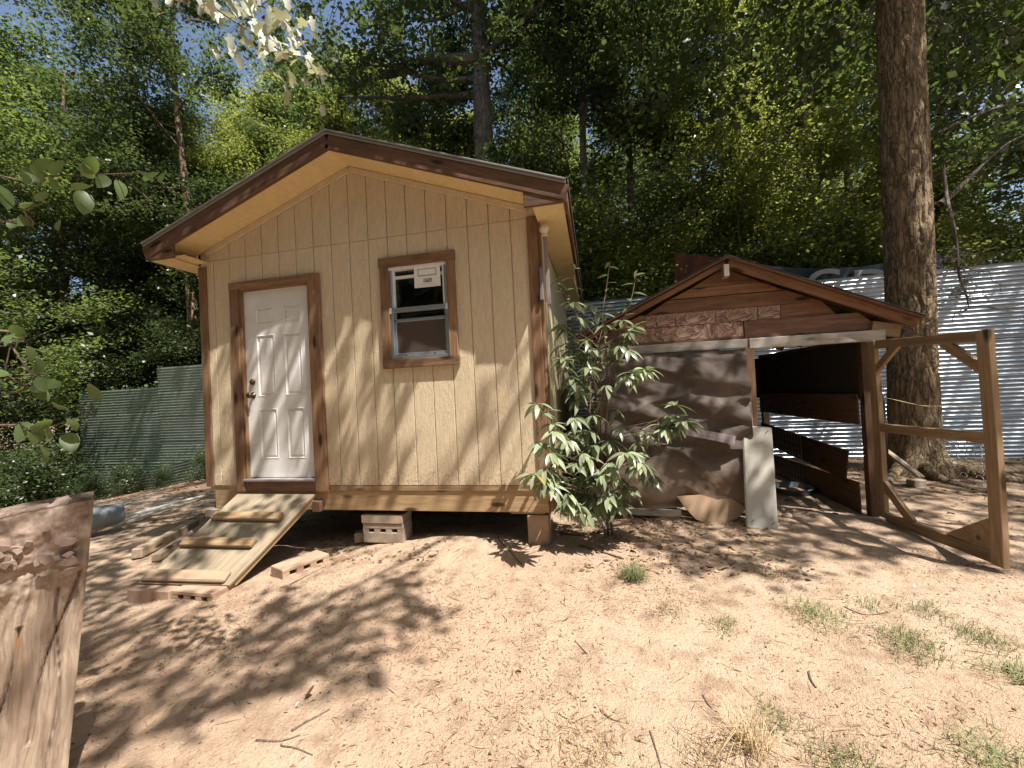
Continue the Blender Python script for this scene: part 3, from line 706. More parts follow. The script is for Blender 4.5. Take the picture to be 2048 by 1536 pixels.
for a_, b_ in zip(xs[:-1], xs[1:]): gable('osb_panel', 1.441, 1.577, 'osb', a_+.002, b_-.002, CY+random.uniform(-.002, .004))
gable('gable_board', 1.441, 1.577, 'cedar', xs[-1]+.002, 6.43, CY+.001)
gable('gable_board', 1.58, 1.716, 'cedar', xs[0]+.004, None); gable('gable_board', 1.725, 1.82, 'cedar', None, None, CY+.004); gable('gable_board', 1.823, 2.0, 'cedar')
gable('backing_panel', 1.20, 1.99, 'innershade', None, None, CY+.05, .012)
plank('beam', (4.02, CY-.02, 1.213), (5.62, CY-.02, 1.213), .09, .038, (0, 1, 0), M['greybeam'], coop, warp=.002)
plank('beam', (5.625, CY-.028, 1.205), (6.80, CY-.028, 1.205), .105, .05, (0, 1, 0), M['greybeam'], coop, .008)
plank('ridge_block', (AX-.02, CY-.09, 2.0), (AX-.02, CY-.09, 1.88), .05, .09, (0, 1, 0), M['greybeam'], coop)
for s in (-1, 1):
    n = Vector((s*CS, 0, 1)).normalized(); e = AX+s*1.605 if s > 0 else AX-1.52
    ym = (CY-.14+3.5)/2; wd = 3.5-CY+.14
    plank('roof_sheet', (AX, ym, cz(AX)+.006), (e, ym, cz(e)+.006), wd, .014, n, M['cedar2'], coop)
    plank('roof_felt', (AX, ym, cz(AX)+.02), (e+s*.01, ym, cz(e)+.02), wd+.01, .008, n, M['shingle'], coop, 0)
    plank('rake_board', (AX+s*.01, CY-.08, cz(AX)-.05), (e-s*.02, CY-.08, cz(e)-.045), .082 if s > 0 else .05, .03, (0, 1, 0), M['cedar'], coop, warp=.003)
    for k in range(5):
        y = CY+.12+k*.6
        plank('rafter', (AX+s*.02, y, cz(AX)-.05), (e-s*.06, y, cz(e)-.05), .07, .035, (0, 1, 0), M['darkwood'], coop)
plank('rafter_tail', (6.70, CY-.02, 1.285), (6.93, CY-.02, 1.235), .12, .038, (0, 1, 0), M['gatewood'], coop)
plank('ridge_board', (AX, CY+.02, 1.985), (AX, 3.45, 1.985), .1, .03, (1, 0, 0), M['darkwood'], coop)
# posts
gzc = -.56
plank('post', (5.625, CY-.015, gzc), (5.622, CY-.015, 1.165), .088, .07, (0, 1, 0), M['trim'], coop)
plank('post', (4.13, CY+.03, gzc), (4.12, CY+.03, 1.165), .08, .07, (0, 1, 0), M['darkwood'], coop)
plank('post', (6.68, CY+.08, gzc), (6.68, CY+.08, 1.16), .07, .07, (0, 1, 0), M['darkwood'], coop)
for x_ in (4.12, 5.75, 6.68): plank('post', (x_, 3.4, -.7), (x_, 3.4, 1.2), .08, .08, (0, 1, 0), M['darkwood'], coop)
plank('top_plate', (6.68, CY+.1, 1.16), (6.68, 3.44, 1.16), .09, .05, (1, 0, 0), M['darkwood'], coop)
plank('top_plate', (4.12, CY+.1, 1.16), (4.12, 3.44, 1.16), .09, .05, (1, 0, 0), M['darkwood'], coop)
# right wall: middle board, wall above it with indoor shade in its colour, loose lower boards
plank('wall_board', (6.62, CY+.1, .50), (6.62, 3.4, .47), .30, .018, (1, 0, 0), M['darkwood'], coop)
plank('wall_panel', (6.65, CY+.12, .88), (6.65, 3.4, .88), .56, .012, (1, 0, 0), M['innershade'], coop)
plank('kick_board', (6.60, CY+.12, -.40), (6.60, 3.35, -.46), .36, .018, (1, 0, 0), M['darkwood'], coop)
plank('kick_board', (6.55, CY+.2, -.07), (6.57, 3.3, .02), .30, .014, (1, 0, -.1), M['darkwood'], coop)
plank('wall_panel', (4.1, CY+.1, .3), (4.1, 3.4, .3), 1.7, .015, (1, 0, 0), M['innershade'], coop)
plank('wall_panel', (4.1, 3.42, .85), (6.66, 3.42, .85), .62, .015, (0, 1, 0), M['innershade'], coop)
plank('nest_shelf', (4.2, 3.0, .55), (6.3, 3.0, .55), .03, .5, (0, 1, 0), M['darkwood'], coop)
plank('inner_post', (5.72, 2.3, -.6), (5.72, 2.3, 1.6), .06, .06, (0, 1, 0), M['darkwood'], coop)
# wire panel inside, behind the loose boards
acc = Acc()
def wire(p, q, r=.0014):
    V, F = tube_arrays([p, q], [r, r], 3); acc.add(V, F)
for k in range(22): wire((6.45, CY+.9+k*.075, -.5), (6.45, CY+.9+k*.075, .16))
for k in range(9): wire((6.45, CY+.9, -.5+k*.08), (6.45, CY+2.5, -.5+k*.08))
obj('wire_panel', acc.mesh('wire_panel'), M['wire'], coop)
# shade cloth on the front
def cloth(name, x0, x1, z0, z1, y, mat, parent, fn, nx=90, nz=90, edge=None):
    u = np.linspace(0, 1, nx); v = np.linspace(0, 1, nz); U, Vv = np.meshgrid(u, v, indexing='ij')
    Xc = x0+(x1-x0)*U; Zc = z0+(z1-z0)*Vv
    if edge: Xc, Zc = edge(U, Vv, Xc, Zc)
    Yc = y+fn(U, Vv, Xc, Zc)
    idx = np.arange(nx*nz).reshape(nx, nz); F = np.stack([idx[:-1, :-1], idx[1:, :-1], idx[1:, 1:], idx[:-1, 1:]], -1).reshape(-1, 4)
    c = np.array([(x0+x1)/2, y, (z0+z1)/2 if name != 'shade_cloth' else .3])
    P = np.stack([Xc, Yc, Zc], -1).reshape(-1, 3)-c
    return obj(name, mesh_np(name, P, F, True), mat, parent, Matrix.Translation(c))
def folds(U, V, Xc, Zc):
    sag = -.055*np.sin(V*np.pi)*(.6+.5*np.sin(U*7+1))
    diag = .045*(fbm(U*3+V*2.2, V*2.6-U*1.6, 3, 4)-.45)+.02*np.sin((U*1.2+V*2.1)*9+3*fbm(U*3, V*3, 2, 8))*(1-V)
    peak = -.05*np.exp(-((U-.33)/.1)**2-((V-.93)/.16)**2)+.05*np.exp(-((V-.97)/.03)**2)
    cr = .03*(1-np.abs(2*vn2(U*5+V*3.5+2*vn2(U*4, V*4, 31), V*3-U*2, 33)-1))**3
    return sag*.9+diag*1.9-.07+peak*.6-cr+.014*(fbm(U*18, V*18, 3, 2)-.45)
def cedge(U, V, Xc, Zc):
    Zt = 1.17-.02*np.abs(np.sin(U*9)); Zb = .20+.03*np.sin(U*5)
    return Xc+.01*np.sin(V*13), Zb+(Zt-Zb)*V
cloth('shade_cloth', 4.10, 5.575, .2, 1.17, CY-.03, M['cloth'], coop, folds, edge=cedge)
def cedge2(U, V, Xc, Zc):
    Zt = .42+.02*np.sin(U*6); Zb = -.46+.03*np.sin(U*4+1)+.05*U
    return Xc+.015*np.sin(V*7)-.02*(1-V), Zb+(Zt-Zb)*V
def folds2(U, V, Xc, Zc): return folds(U, 1-V*.7, Xc, Zc)*1.25+.02+.06*(1-V)*np.sin(U*5)**2*-1+.03*(fbm(U*4+9, V*4, 3, 21)-.45)
cloth('shade_cloth', 4.2, 5.56, -.48, .42, CY+.01, M['cloth'], coop, folds2, edge=cedge2)
# tacked slats and torn wood on the cloth
plank('slat', at(1368, 860, 1, CY-.21), at(1470, 882, 1, CY-.20), .085, .008, (0, 1, -.2), M['bluegrey'], coop, .001, warp=.004)
plank('slat', (5.59, CY-.07, .28), (5.59, CY-.07, .62), .045, .008, (0, 1, 0), M['greybeam'], coop)
plank('sill_board', (4.3, CY, -.52), (5.35, CY, -.535), .06, .03, (0, 1, 0), M['card'], coop)
block('wood_block', 'short dark wood block standing at the left foot of the coop cloth', (.13, .06, .17), (4.25, CY-.12, -.56), 0, False, 'darkwood', cat='wood block')
o = plank('board', at(1235, 1022, 1, .74), at(1362, 1026, 1, .74), .075, .02, (0, 1, .3), M['greybeam'], None, warp=.002); tag(o, 'narrow grey board lying on the soil along the foot of the coop cloth', 'board')
# curved scrap
A = [(1352, 990), (1400, 987), (1432, 997), (1440, 996), (1460, 994), (1482, 1008), (1484, 1016), (1470, 1032), (1440, 1043), (1410, 1042), (1388, 1034), (1370, 1015)]
poly = [at(q[0], q[1], 1, .80) for q in A]
o = prism('cardboard_scrap', [(p.x, p.z) for p in poly][::-1], .74, .75, M['card'], None, .001); tag(o, 'curved scalloped piece of tan board propped against the coop front', 'scrap')
o.matrix_basis = o.matrix_basis @ Matrix.Rotation(math.radians(-12), 4, 'X')
# leaning slab
sl_ = thing('leaning_slab', 'pale rounded slab with four nails leaning beside the coop doorway', 'slab', (5.54, .6, -.55))
p0 = (at(1524, 1060, 1, .53)+Vector((0, 0, 0))); p1 = at(1513, 853, 1, .83)
Ms = frame_matrix(p0, p1, Vector((0, -1, .3)))
bm = box_bm((p1-p0).length, .035, .265, .012); bm2 = bm_mesh('slab', bm); obj('slab', bm2, M['marble'], sl_, Ms)
for dx_, dz_ in ((-.44, -.09), (-.44, .08), (.42, -.07), (.43, .07)):
    L = (p1-p0).length
    q = Ms @ Vector((dx_*L, .0, dz_)); nq = (Ms.to_3x3() @ Vector((0, 1, 0)))
    if nq.y > 0: nq = -nq
    tube('nail', [q+nq*.015, q+nq*.045+Vector((.015, 0, .02))], .003, M['post'], sl_, 5)
# feed pan
fpn = thing('feed_pan', 'low round blue-grey feed pan on the dirt inside the coop doorway', 'feed pan', (6.35, 1.85, gz(6.35, 1.85)))
fz = gz(6.35, 1.85)
lathe('pan', [(0, .012), (.17, .012), (.19, .02), (.205, .075), (.222, .08), (.222, .07), (.205, .055), (.2, .0), (0, 0)], M['rubberpan'], fpn, Matrix.Translation((6.35, 1.85, fz)), 36)
lathe('feed', [(0, .045), (.08, .04), (.15, .028), (.185, .018)], M['card'], fpn, Matrix.Translation((6.35, 1.85, fz)), 20)

# ------------------------------------------------------------------ gate
gt = thing('gate', 'open timber-framed coop gate with corner braces and a middle rail', 'gate', (6.7, .3, -.5))
H0 = Vector((6.66, .84, 0)); H1 = Vector((6.745, -.24, 0)); gd = (H1-H0).normalized(); gn = Vector((-gd.y, gd.x, 0))*-1
def gp(t_, z): p = H0.lerp(H1, t_); return Vector((p.x, p.y, z))
GW = M['gatewood']
plank('stile', gp(.035, -.49), gp(.035, 1.15), .085, .045, gn, GW, gt, .004, warp=.004)
plank('stile', gp(.965, -.505), gp(.965, 1.115), .085, .045, gn, GW, gt, .004, warp=.004)
plank('rail', gp(0.08, 1.115), gp(.925, 1.075), .075, .043, gn, GW, gt, .004)
plank('rail', gp(0.08, .345), gp(.925, .365), .075, .043, gn, GW, gt, .004, warp=.003)
plank('rail', gp(0.08, -.475), gp(.925, -.46), .085, .043, gn, GW, gt, .004, warp=.003)
plank('brace', gp(.06, .88), gp(.29, 1.09), .06, .036, gn, GW, gt); plank('brace', gp(.68, 1.06), gp(.94, .84), .07, .036, gn, GW, gt)
plank('brace', gp(.06, -.17), gp(.33, -.44), .075, .036, gn, GW, gt)
def tri3(name, pts, th, mat, parent):
    P = [Vector(p) for p in pts]; nn_ = gn*th/2
    V = [p-nn_ for p in P]+[p+nn_ for p in P]; k = len(P)
    F = [tuple(range(k)), tuple(range(2*k-1, k-1, -1))]+[(i, (i+1) % k, (i+1) % k+k, i+k) for i in range(k)]
    return obj(name, mesh_py(name, V, F), mat, parent)
tri3('brace', [gp(.62, -.415), gp(.925, -.42), gp(.925, -.19)], .034, GW, gt)
# hex wire hanging on the gate
acc = Acc(); s_ = .027
for i in range(16):
    for j in range(14):
        cx_ = i*s_*3/2*1.155; cz_ = j*s_*2+(i % 2)*s_
        t0 = .50+cx_; z0 = .30-cz_
        if t0 > .88 or cz_ > .02+(t0-.45)*.85: continue
        pts = [gp(t0+s_*1.0*math.cos(a)/1.08*1.05, z0+s_*math.sin(a)) for a in [k*math.pi/3 for k in range(4)]]
        for p, q in zip(pts[:-1], pts[1:]):
            off = Vector((.02+.02*math.sin(t0*9), 0, 0))
            V, F = tube_arrays([p+off, q+off], [.0034]*2, 3); acc.add(V, F)
obj('chicken_wire', acc.mesh('chicken_wire'), M['wire'], gt)['kind'] = 'stuff'
acc = Acc()
for k in range(20): 
    V, F = tube_arrays([(6.78+.3*k/20, 1.0+.9*k/20, -.55), (6.78+.3*k/20, 1.0+.9*k/20, .34)], [.0012]*2, 3); acc.add(V, F)
for k in range(16):
    z = -.52+k*.055; V, F = tube_arrays([(6.78, 1.0, z), (7.08, 1.9, z)], [.0012]*2, 3); acc.add(V, F)
wf = thing('wire_panel', 'rusty welded wire panel standing behind the gate hinge post', 'wire panel', (6.9, 1.4, -.55)); obj('mesh', acc.mesh('mesh'), M['wire'], wf)
ps = thing('fence_post', 'thin dark steel stake between the gate post and the big trunk', 'stake', tuple(at(1775, 930, 1, 2.4)))
tube('stake', [at(1776, 930, 1, 2.4), at(1766, 790, 1, 2.4)], .014, M['post'], ps, 6)
P = spline([at(1757, 792, 1, 2.4), at(1800, 802, 1, 2.45), at(1850, 812, 1, 2.5), at(1900, 812, 1, 2.5), at(1945, 814, 1, 2.5)], 16)
o = tube('string', P, .004, M['string'], None, 5); tag(o, 'yellowish string stretched across the big trunk', 'string')
o = plank('board', at(1770, 900, 1, 2.5), at(1843, 955, 1, 2.1), .09, .03, (0, .3, 1), M['timber'], None); tag(o, 'grey split board sloping down beside the big trunk base', 'board')
bp = at(1833, 972, 2, -.56)
block('brick', 'pale loose brick on the dirt in front of the big trunk', (.17, .10, .085), (bp.x, bp.y, gz(bp.x, bp.y)-.01), .25, False, 'concrete', cat='brick')
bp = at(1577, 1038, 2, -.55); 
bm = bmesh.new(); bmesh.ops.create_icosphere(bm, subdivisions=2, radius=.045)
for v in bm.verts: v.co.x *= 1.3; v.co.z *= .6; v.co *= 1+.1*random.random()
o = obj('stone', bm_mesh('stone', bm, True), M['stone'], None, Matrix.Translation((bp.x, bp.y, gz(bp.x, bp.y)+.01))); tag(o, 'small pale stone right of the leaning slab', 'stone')

# ------------------------------------------------------------------ corrugated fences
def sheet_mesh(L, Hh, pitch=.068, amp=.0125, nx=14, seed=0):
    nz = int(Hh/pitch*8)+1; z = np.linspace(0, Hh, nz); x = np.linspace(0, L, nx)
    Xs, Zs = np.meshgrid(x, z, indexing='ij')
    Ys = amp*np.sin(2*np.pi*Zs/pitch)+.016*(fbm(Xs*.7+seed*3.1, Zs*1.2, 2, seed)-.45)
    Zs = Zs+.010*(fbm(Xs*.7+seed, Zs*0+seed, 2, seed+5)-.4)
    idx = np.arange(nx*nz).reshape(nx, nz); F = np.stack([idx[:-1, :-1], idx[1:, :-1], idx[1:, 1:], idx[:-1, 1:]], -1).reshape(-1, 4)
    return mesh_np('corrugated_sheet', np.stack([Xs, Ys, Zs], -1).reshape(-1, 3), F, True)
fr = thing('metal_fence', 'tall bright galvanised corrugated fence behind the coop and big trunk', 'fence', (8, 4.3, -.6))
FY = 4.25
for c_, x0 in enumerate((3.2, 6.2, 9.15, 12.1)):
    for r_, z0 in enumerate((-.62, .02, .66, 1.30, 1.80)):
        L = 3.08; hh = .68
        Mx = Matrix.Translation((x0, FY-.004*(r_ % 2)-.006*(c_ % 2)+.02*r_*0, z0+.006*c_)) @ Matrix.Rotation(random.uniform(-.004, .004), 4, 'Y') @ Matrix.Rotation(random.uniform(-.03, .02), 4, 'X')
        obj('corrugated_sheet', sheet_mesh(L, hh if r_ < 4 else .66, seed=c_*7+r_), M['tin'], fr, Mx)
for x_ in (3.3, 5.6, 8, 10.4, 12.8): plank('fence_post', (x_, FY+.1, -.8), (x_, FY+.1, 2.4), .09, .09, (0, 1, 0), M['timber'], fr)
fl = thing('metal_fence', 'dull green-grey corrugated fence stepping up left of the shed', 'fence', (-6.5, 4.6, -1))
LY = 4.55
for (x0, x1, zt, rws) in ((-9.25, -6.62, 1.34, 5), (-6.64, -3.4, 1.83, 4)):
    for r_ in range(rws):
        zb = zt-.62*(r_+1)
        Mx = Matrix.Translation((x0, LY-.01*(r_ % 2)-.012*(x0 > -7), zb)) @ Matrix.Rotation(random.uniform(-.03, .03), 4, 'X')
        obj('corrugated_sheet', sheet_mesh(x1-x0, .64, seed=30+r_+int(x0*-1)), M['tinleft'], fl, Mx)
# lowest sheets follow the slope of the ground
for k, (x0, z0) in enumerate(((-9.1, -1.78), (-6.75, -1.33))):
    Mx = Matrix.Translation((x0, LY-.06-.02*k, z0)) @ Matrix.Rotation(-.17, 4, 'Y') @ Matrix.Rotation(.06, 4, 'X')
    obj('corrugated_sheet', sheet_mesh(3.1, .66, seed=50+k), M['tinleft'], fl, Mx)
for x_ in (-9.2, -6.66, -4): plank('fence_post', (x_, LY+.08, -1.6), (x_, LY+.08, 1.3 if x_ < -7 else 1.9), .06, .06, (0, 1, 0), M['darkwood'], fl)

# banner and rust tarp
bn = thing('banner', 'dark teal vinyl banner with white capitals drooping along the fence top', 'banner', (7.8, 4.45, 2.5))
def bfn(U, V, X_, Z_): return .03*np.sin(U*17+V*2)+.02*(fbm(U*9, V*4, 3, 3)-.45)
ptsT = [(1440, 518), (1480, 522), (1540, 530), (1600, 535), (1660, 536), (1720, 533), (1790, 522), (1885, 505)]
TT = np.array([[*at(q[0], q[1], 1, 4.5)] for q in ptsT])
def bedge(U, V, X_, Z_):
    xx = TT[0, 0]+(TT[-1, 0]-TT[0, 0])*U; zt = np.interp(xx, TT[:, 0], TT[:, 2]); return xx, zt-.55*(1-V)
cloth('cloth', TT[0, 0], TT[-1, 0], 2.0, 2.6, 4.5, M['banner'], bn, lambda U, V, X_, Z_: bfn(U, V, X_, Z_)*.6+.03, 80, 20, bedge)
for ch, px_, sz_ in (('C', 1645, .62), ('D', 1738, .62)):
    tcv = bpy.data.curves.new('letter', 'FONT'); tcv.body = ch; tcv.size = sz_; tcv.extrude = .004; tcv.offset = .012
    to = bpy.data.objects.new('tmp', tcv); COL.objects.link(to); dg = bpy.context.evaluated_depsgraph_get(); tm = bpy.data.meshes.new_from_object(to.evaluated_get(dg)); bpy.data.objects.remove(to)
    q = at(px_, 585, 1, 4.44)
    obj('letter', tm, M['letter'], bn, Matrix.Translation((q.x-.25, 4.43, q.z-.035)) @ Matrix.Rotation(math.pi/2, 4, 'X') @ Matrix.Scale(1.25, 4, (1, 0, 0)))
rt = cloth('rust_tarp', 5.55, 6.6, 2.3, 3.1, 4.6, M['redtarp'], None, lambda U, V, X_, Z_: .07*np.abs(np.sin(U*13-V*4)), 60, 20,
           lambda U, V, X_, Z_: (at(1350, 540, 1, 4.6).x+(at(1520, 540, 1, 4.6).x-at(1350, 540, 1, 4.6).x)*U, (at(1350, 503, 1, 4.6).z-.35*U)*V+(1-V)*2.3))
tag(rt, 'rust-brown pleated tarp rising behind the left slope of the coop roof', 'tarp')

# ------------------------------------------------------------------ leaves and trees
def leaf_quads(C, size, rng, up=1.0, droop=.25, asp=.55, stretch=None):
    n = len(C); nrm = rng.normal(size=(n, 3))*.75; nrm[:, 2] = np.abs(nrm[:, 2])+up*.6; nrm /= np.linalg.norm(nrm, axis=1)[:, None]
    a = rng.normal(size=(n, 3)); a -= nrm*(a*nrm).sum(1)[:, None]; a /= np.linalg.norm(a, axis=1)[:, None]
    a[:, 2] -= droop*rng.random(n); a /= np.linalg.norm(a, axis=1)[:, None]; b = np.cross(nrm, a)
    L = (size*(.6+.8*rng.random(n)))[:, None]; Wd = L*asp*(.7+.6*rng.random((n, 1)))
    P0 = C-a*L*.5; P2 = C+a*L*.5; P1 = C+b*Wd*.5-a*L*.08-nrm*L*.06; P3 = C-b*Wd*.5-a*L*.08-nrm*L*.06
    V = np.stack([P0, P1, P2, P3], 1).reshape(-1, 3); F = np.arange(4*n).reshape(n, 4)
    return V, F
def gen_tree(seed, H, r0, cb, cr, nl, nleaf, leaf, lean=(0, 0), clump=.4, top_taper=.6, sub=5):
    """returns trunk mesh, branch mesh, crown mesh. cb crown base height, cr crown radius"""
    rng = np.random.default_rng(seed)
    k = 14; t = np.linspace(0, 1, k); wob = np.cumsum(rng.normal(size=(k, 2))*.05*H/14, axis=0); wob -= wob[0]
    P = np.stack([lean[0]*t*H+wob[:, 0], lean[1]*t*H+wob[:, 1], t*H], 1)
    R = r0*(1-.8*t)+r0*.5*np.exp(-t*H/.5)
    tv = tube_arrays(P, R, 12); trunk = mesh_np('trunk', *tv, True)
    acc = Acc(); tips = []
    for i in range(nl):
        f = cb/H+(1-cb/H)*(i+rng.random())/nl*.97; p = np.array([np.interp(f, t, P[:, j]) for j in range(3)]); az = rng.random()*6.28+i*2.4
        rel = (f-cb/H)/(1-cb/H); ln = cr*(1-top_taper*rel)*(.6+.6*rng.random())
        d = np.array([math.cos(az), math.sin(az), .15+.75*rel+.25*rng.normal()]); d /= np.linalg.norm(d)
        q = p+d*ln; m1 = (p+q)/2+rng.normal(size=3)*ln*.08; q = q+np.array([0, 0, -.08*ln])
        B = spline([p, m1, q], 6); V, F = tube_arrays(B, np.linspace(r0*.28*(1-.6*rel), r0*.05, 6), 5); acc.add(V, F)
        for j in range(sub):
            g_ = .3+.7*(j+rng.random())/sub; s0 = np.array([np.interp(g_, np.linspace(0, 1, 6), B[:, c]) for c in range(3)])
            dd = d*.6+rng.normal(size=3)*.6; dd /= np.linalg.norm(dd); l2 = ln*.42*(.5+rng.random()); s1 = s0+dd*l2
            V, F = tube_arrays([s0, (s0+s1)/2+rng.normal(size=3)*l2*.06, s1], [r0*.08, r0*.05, r0*.02], 4); acc.add(V, F)
            for u_ in (.45, .75, 1.0): tips.append(s0+(s1-s0)*u_+rng.normal(size=3)*.1)
    tips = np.array(tips); per = max(1, nleaf//len(tips))
    wgt = rng.random(len(tips))
    C = np.repeat(tips, per, 0); sc_ = np.repeat(clump*(.45+.8*wgt), per)[:, None]
    C = C+rng.normal(size=C.shape)*sc_*np.array([1, 1, .55])
    V, F = leaf_quads(C, leaf, rng)
    return trunk, acc.mesh('branches', True), mesh_np('crown', V, F)
def place_tree(name, meshes, label, cat, loc, rz, sc, lm, bm_, group=None):
    t = bpy.data.objects.new(name, None); COL.objects.link(t); t.empty_display_size = .2
    Mx = Matrix.Translation(loc) @ Matrix.Rotation(rz, 4, 'Z') @ Matrix.Diagonal((sc[0], sc[0], sc[1], 1))
    t.matrix_basis = Mx; WM[t] = Mx; tag(t, label, cat, group)
    for nm, me in zip(('trunk', 'branches', 'crown'), meshes):
        if me is None: continue
        o = bpy.data.objects.new(nm, me); COL.objects.link(o); o.parent = t
        if not me.materials: me.materials.append(bm_ if nm != 'crown' else lm)
        o.material_slots[0].link = 'OBJECT'; o.material_slots[0].material = bm_ if nm != 'crown' else lm
    return t
proto = [gen_tree(11, 15, .17, 3.0, 3.6, 28, 56000, .105, clump=.33), gen_tree(12, 13, .14, 2.2, 3.2, 26, 56000, .10, clump=.34), gen_tree(13, 17, .2, 4, 4.2, 30, 56000, .115, clump=.35)]
under = [gen_tree(21, 5.5, .05, .7, 1.9, 22, 18000, .085, clump=.3), gen_tree(22, 4.2, .04, .3, 1.7, 20, 15000, .08, clump=.27)]
shrub = [gen_tree(31, 1.5, .025, .1, .9, 16, 5000, .075, clump=.2, sub=4), gen_tree(32, 1.0, .02, .05, .7, 14, 3500, .07, clump=.16, sub=4)]
LM = [M['leaf'], M['leafdark'], M['leafyel']]
rg = random.Random(5)
def T(pm, x, y, label, group, sc=1, sz=1, mat=None, bark='bark2', cat='tree', name='tree', rz=None):
    z = gz(x, y)-.05
    return place_tree(name, pm, label, cat, (x, y, z), rg.uniform(0, 6.28) if rz is None else rz, (sc, sc*sz), mat or rg.choice(LM[:2]), M[bark], group)
# the named trees
mt = gen_tree(41, 19, .44, 9.2, 4.6, 26, 40000, .14, clump=.40)
T(mt, 1.50, 7.6, 'tall grey-barked tree rising straight behind the shed roof', None, 1, 1, M['leafdark'], name='hardwood_tree', rz=0)
limb = thing('x', '', ''); bpy.data.objects.remove(limb)
# its long limb reaching left, with foliage
LP = [Vector(at(958, 118, 1, 7.6)), at(900, 122, 1, 7.5), at(850, 118, 1, 7.4), at(790, 145, 1, 7.3), at(740, 155, 1, 7.2), at(700, 180, 1, 7.1)]
hw = [o for o in COL.objects if o.name.startswith('hardwood_tree')][0]
tube('limb', spline([tuple(p) for p in LP], 20), np.linspace(.21, .07, 20), M['bark2'], hw, 8)
T(proto[1], -5.2, 9.5, 'slender pale-stemmed tree rising left of the shed roof peak', None, .9, 1.05, M['leafyel'], 'bark2', name='slender_tree')
T(proto[0], 5.6, 9.0, 'straight dark-trunked tree behind the fence between shed and coop', None, 1.0, 1, M['leafdark'], name='tree')
T(proto[2], 10.6, 12.5, 'bare-stemmed tree standing against the sky gap left of the big trunk', None, .85, 1, M['leafyel'], name='tree')
lt = gen_tree(43, 11, .2, 4.6, 3.4, 18, 24000, .12, lean=(.04, .02))
T(lt, -13.2, 7.4, 'forked dark tree leaning in at the upper left', None, 1, 1, M['leaf'], name='forked_tree', rz=.3)
# woodland masses
rows = [('woodland trees left of the shed', 'green woodland tree crowding the left side beyond the metal fence', [(-14, 7), (-11, 9.5), (-8.2, 7.5), (-9.5, 13), (-5.6, 14), (-12.5, 16), (-3.4, 11), (-16, 12), (-18, 4.5), (-11.5, 3.5), (-7.0, 19), (-14.5, 22), (-7.6, 11.3), (-4.8, 12.6), (-10.6, 11.8), (-2.6, 14.8), (-5.9, 16.4), (-14.5, 10), (-16.5, 8), (-13, 13), (-18, 13), (-8.8, 15), (-9.3, 10), (-7, 13.6), (-20, 8), (-11.6, 8)]),
        ('woodland trees behind the shed', 'shadowy woodland tree among those massed behind the shed roof', [(-1.6, 9.6), (-.6, 13), (3.6, 12.5), (2.5, 17), (-2.5, 18), (.8, 22), (5.0, 20)]),
        ('woodland trees behind the right fence', 'sunlit woodland tree among those rising beyond the bright metal fence', [(3.9, 7.4), (7.4, 8.2), (8.0, 13.2), (9.6, 8.6), (12.6, 8.5), (13.5, 14), (16.0, 10), (17.5, 16), (15, 6.8), (20, 8), (14, 22), (19, 22), (24, 14)])]
for gname, lab, pts in rows:
    for i, (x, y) in enumerate(pts):
        T(proto[i % 3], x+rg.uniform(-.4, .4), y+rg.uniform(-.4, .4), lab, gname, rg.uniform(.85, 1.1), rg.uniform(.9, 1.1), rg.choice(([M['leaf'], M['leafdark'], M['leafdark']] if y < 9 else [M['leaf'], M['leafdark'], M['leafyel']]) if x < 5 else [M['leaf'], M['leafyel'], M['leafyel']]), rg.choice(['bark', 'bark2']))  # near trees on the left get darker leaves in place of canopy shade
for i, (x, y) in enumerate([(-7, -8), (-4.5, -9), (-2, -8.5), (0.5, -9.5), (3, -9), (5.5, -9.5), (8, -8.5), (-9.5, -7)]):
    T(under[i % 2], x, y, 'bushy low tree closing the yard on the viewer side', 'bushy trees around the front of the yard', 1.5, 1, M['leafdark'], name='understory_tree')
for i, (x, y) in enumerate([(-8, -9), (-4, -12), (0, -10), (4, -13), (8, -11), (12, -13), (16, -9), (-11, -5), (-13, -1), (19, -5), (-1, -16), (10, -17), (-6, -7), (19, 0)]):
    T(proto[i % 3], x, y, 'tree of the woodland closing the yard on the viewer side', 'trees around the front of the yard', 1.0, .95, rg.choice(LM[:2]))
far = [(-22, 26), (-16, 30), (-9, 28), (-3, 30), (4, 29), (10, 30), (17, 29), (24, 26), (31, 22), (-28, 18), (-26, 9), (30, 12)]
for i, (x, y) in enumerate(far):
    T(proto[i % 3], x, y, 'distant crown in the far wall of woodland', 'distant woodland trees', 1.35, rg.uniform(.75, .95), rg.choice(LM))
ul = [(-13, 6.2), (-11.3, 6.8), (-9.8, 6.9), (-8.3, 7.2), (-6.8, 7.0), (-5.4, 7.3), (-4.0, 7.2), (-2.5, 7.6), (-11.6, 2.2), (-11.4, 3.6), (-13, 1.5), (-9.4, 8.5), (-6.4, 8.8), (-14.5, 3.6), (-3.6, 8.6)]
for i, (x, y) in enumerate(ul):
    T(under[i % 2], x, y, 'low understory tree filling the shade behind the left fence', 'understory left of the shed', rg.uniform(.85, 1.15), rg.uniform(.9, 1.2), M['leafdark'], name='understory_tree')  # dark leaf colour stands in for canopy shade on these trees
ul = [(4.4, 6.0), (5.8, 6.4), (7.3, 6.0), (8.7, 6.3), (10.2, 6.1), (11.8, 6.4), (13.4, 6.2), (15, 5.4), (3.0, 6.4), (7.9, 8.4), (11, 9), (14, 9.5), (6.2, 10.5)]
for i, (x, y) in enumerate(ul):
    T(under[i % 2], x, y, 'low understory tree just beyond the right metal fence', 'understory behind the right fence', rg.uniform(.8, 1.1), rg.uniform(.9, 1.15), rg.choice(LM), name='understory_tree')
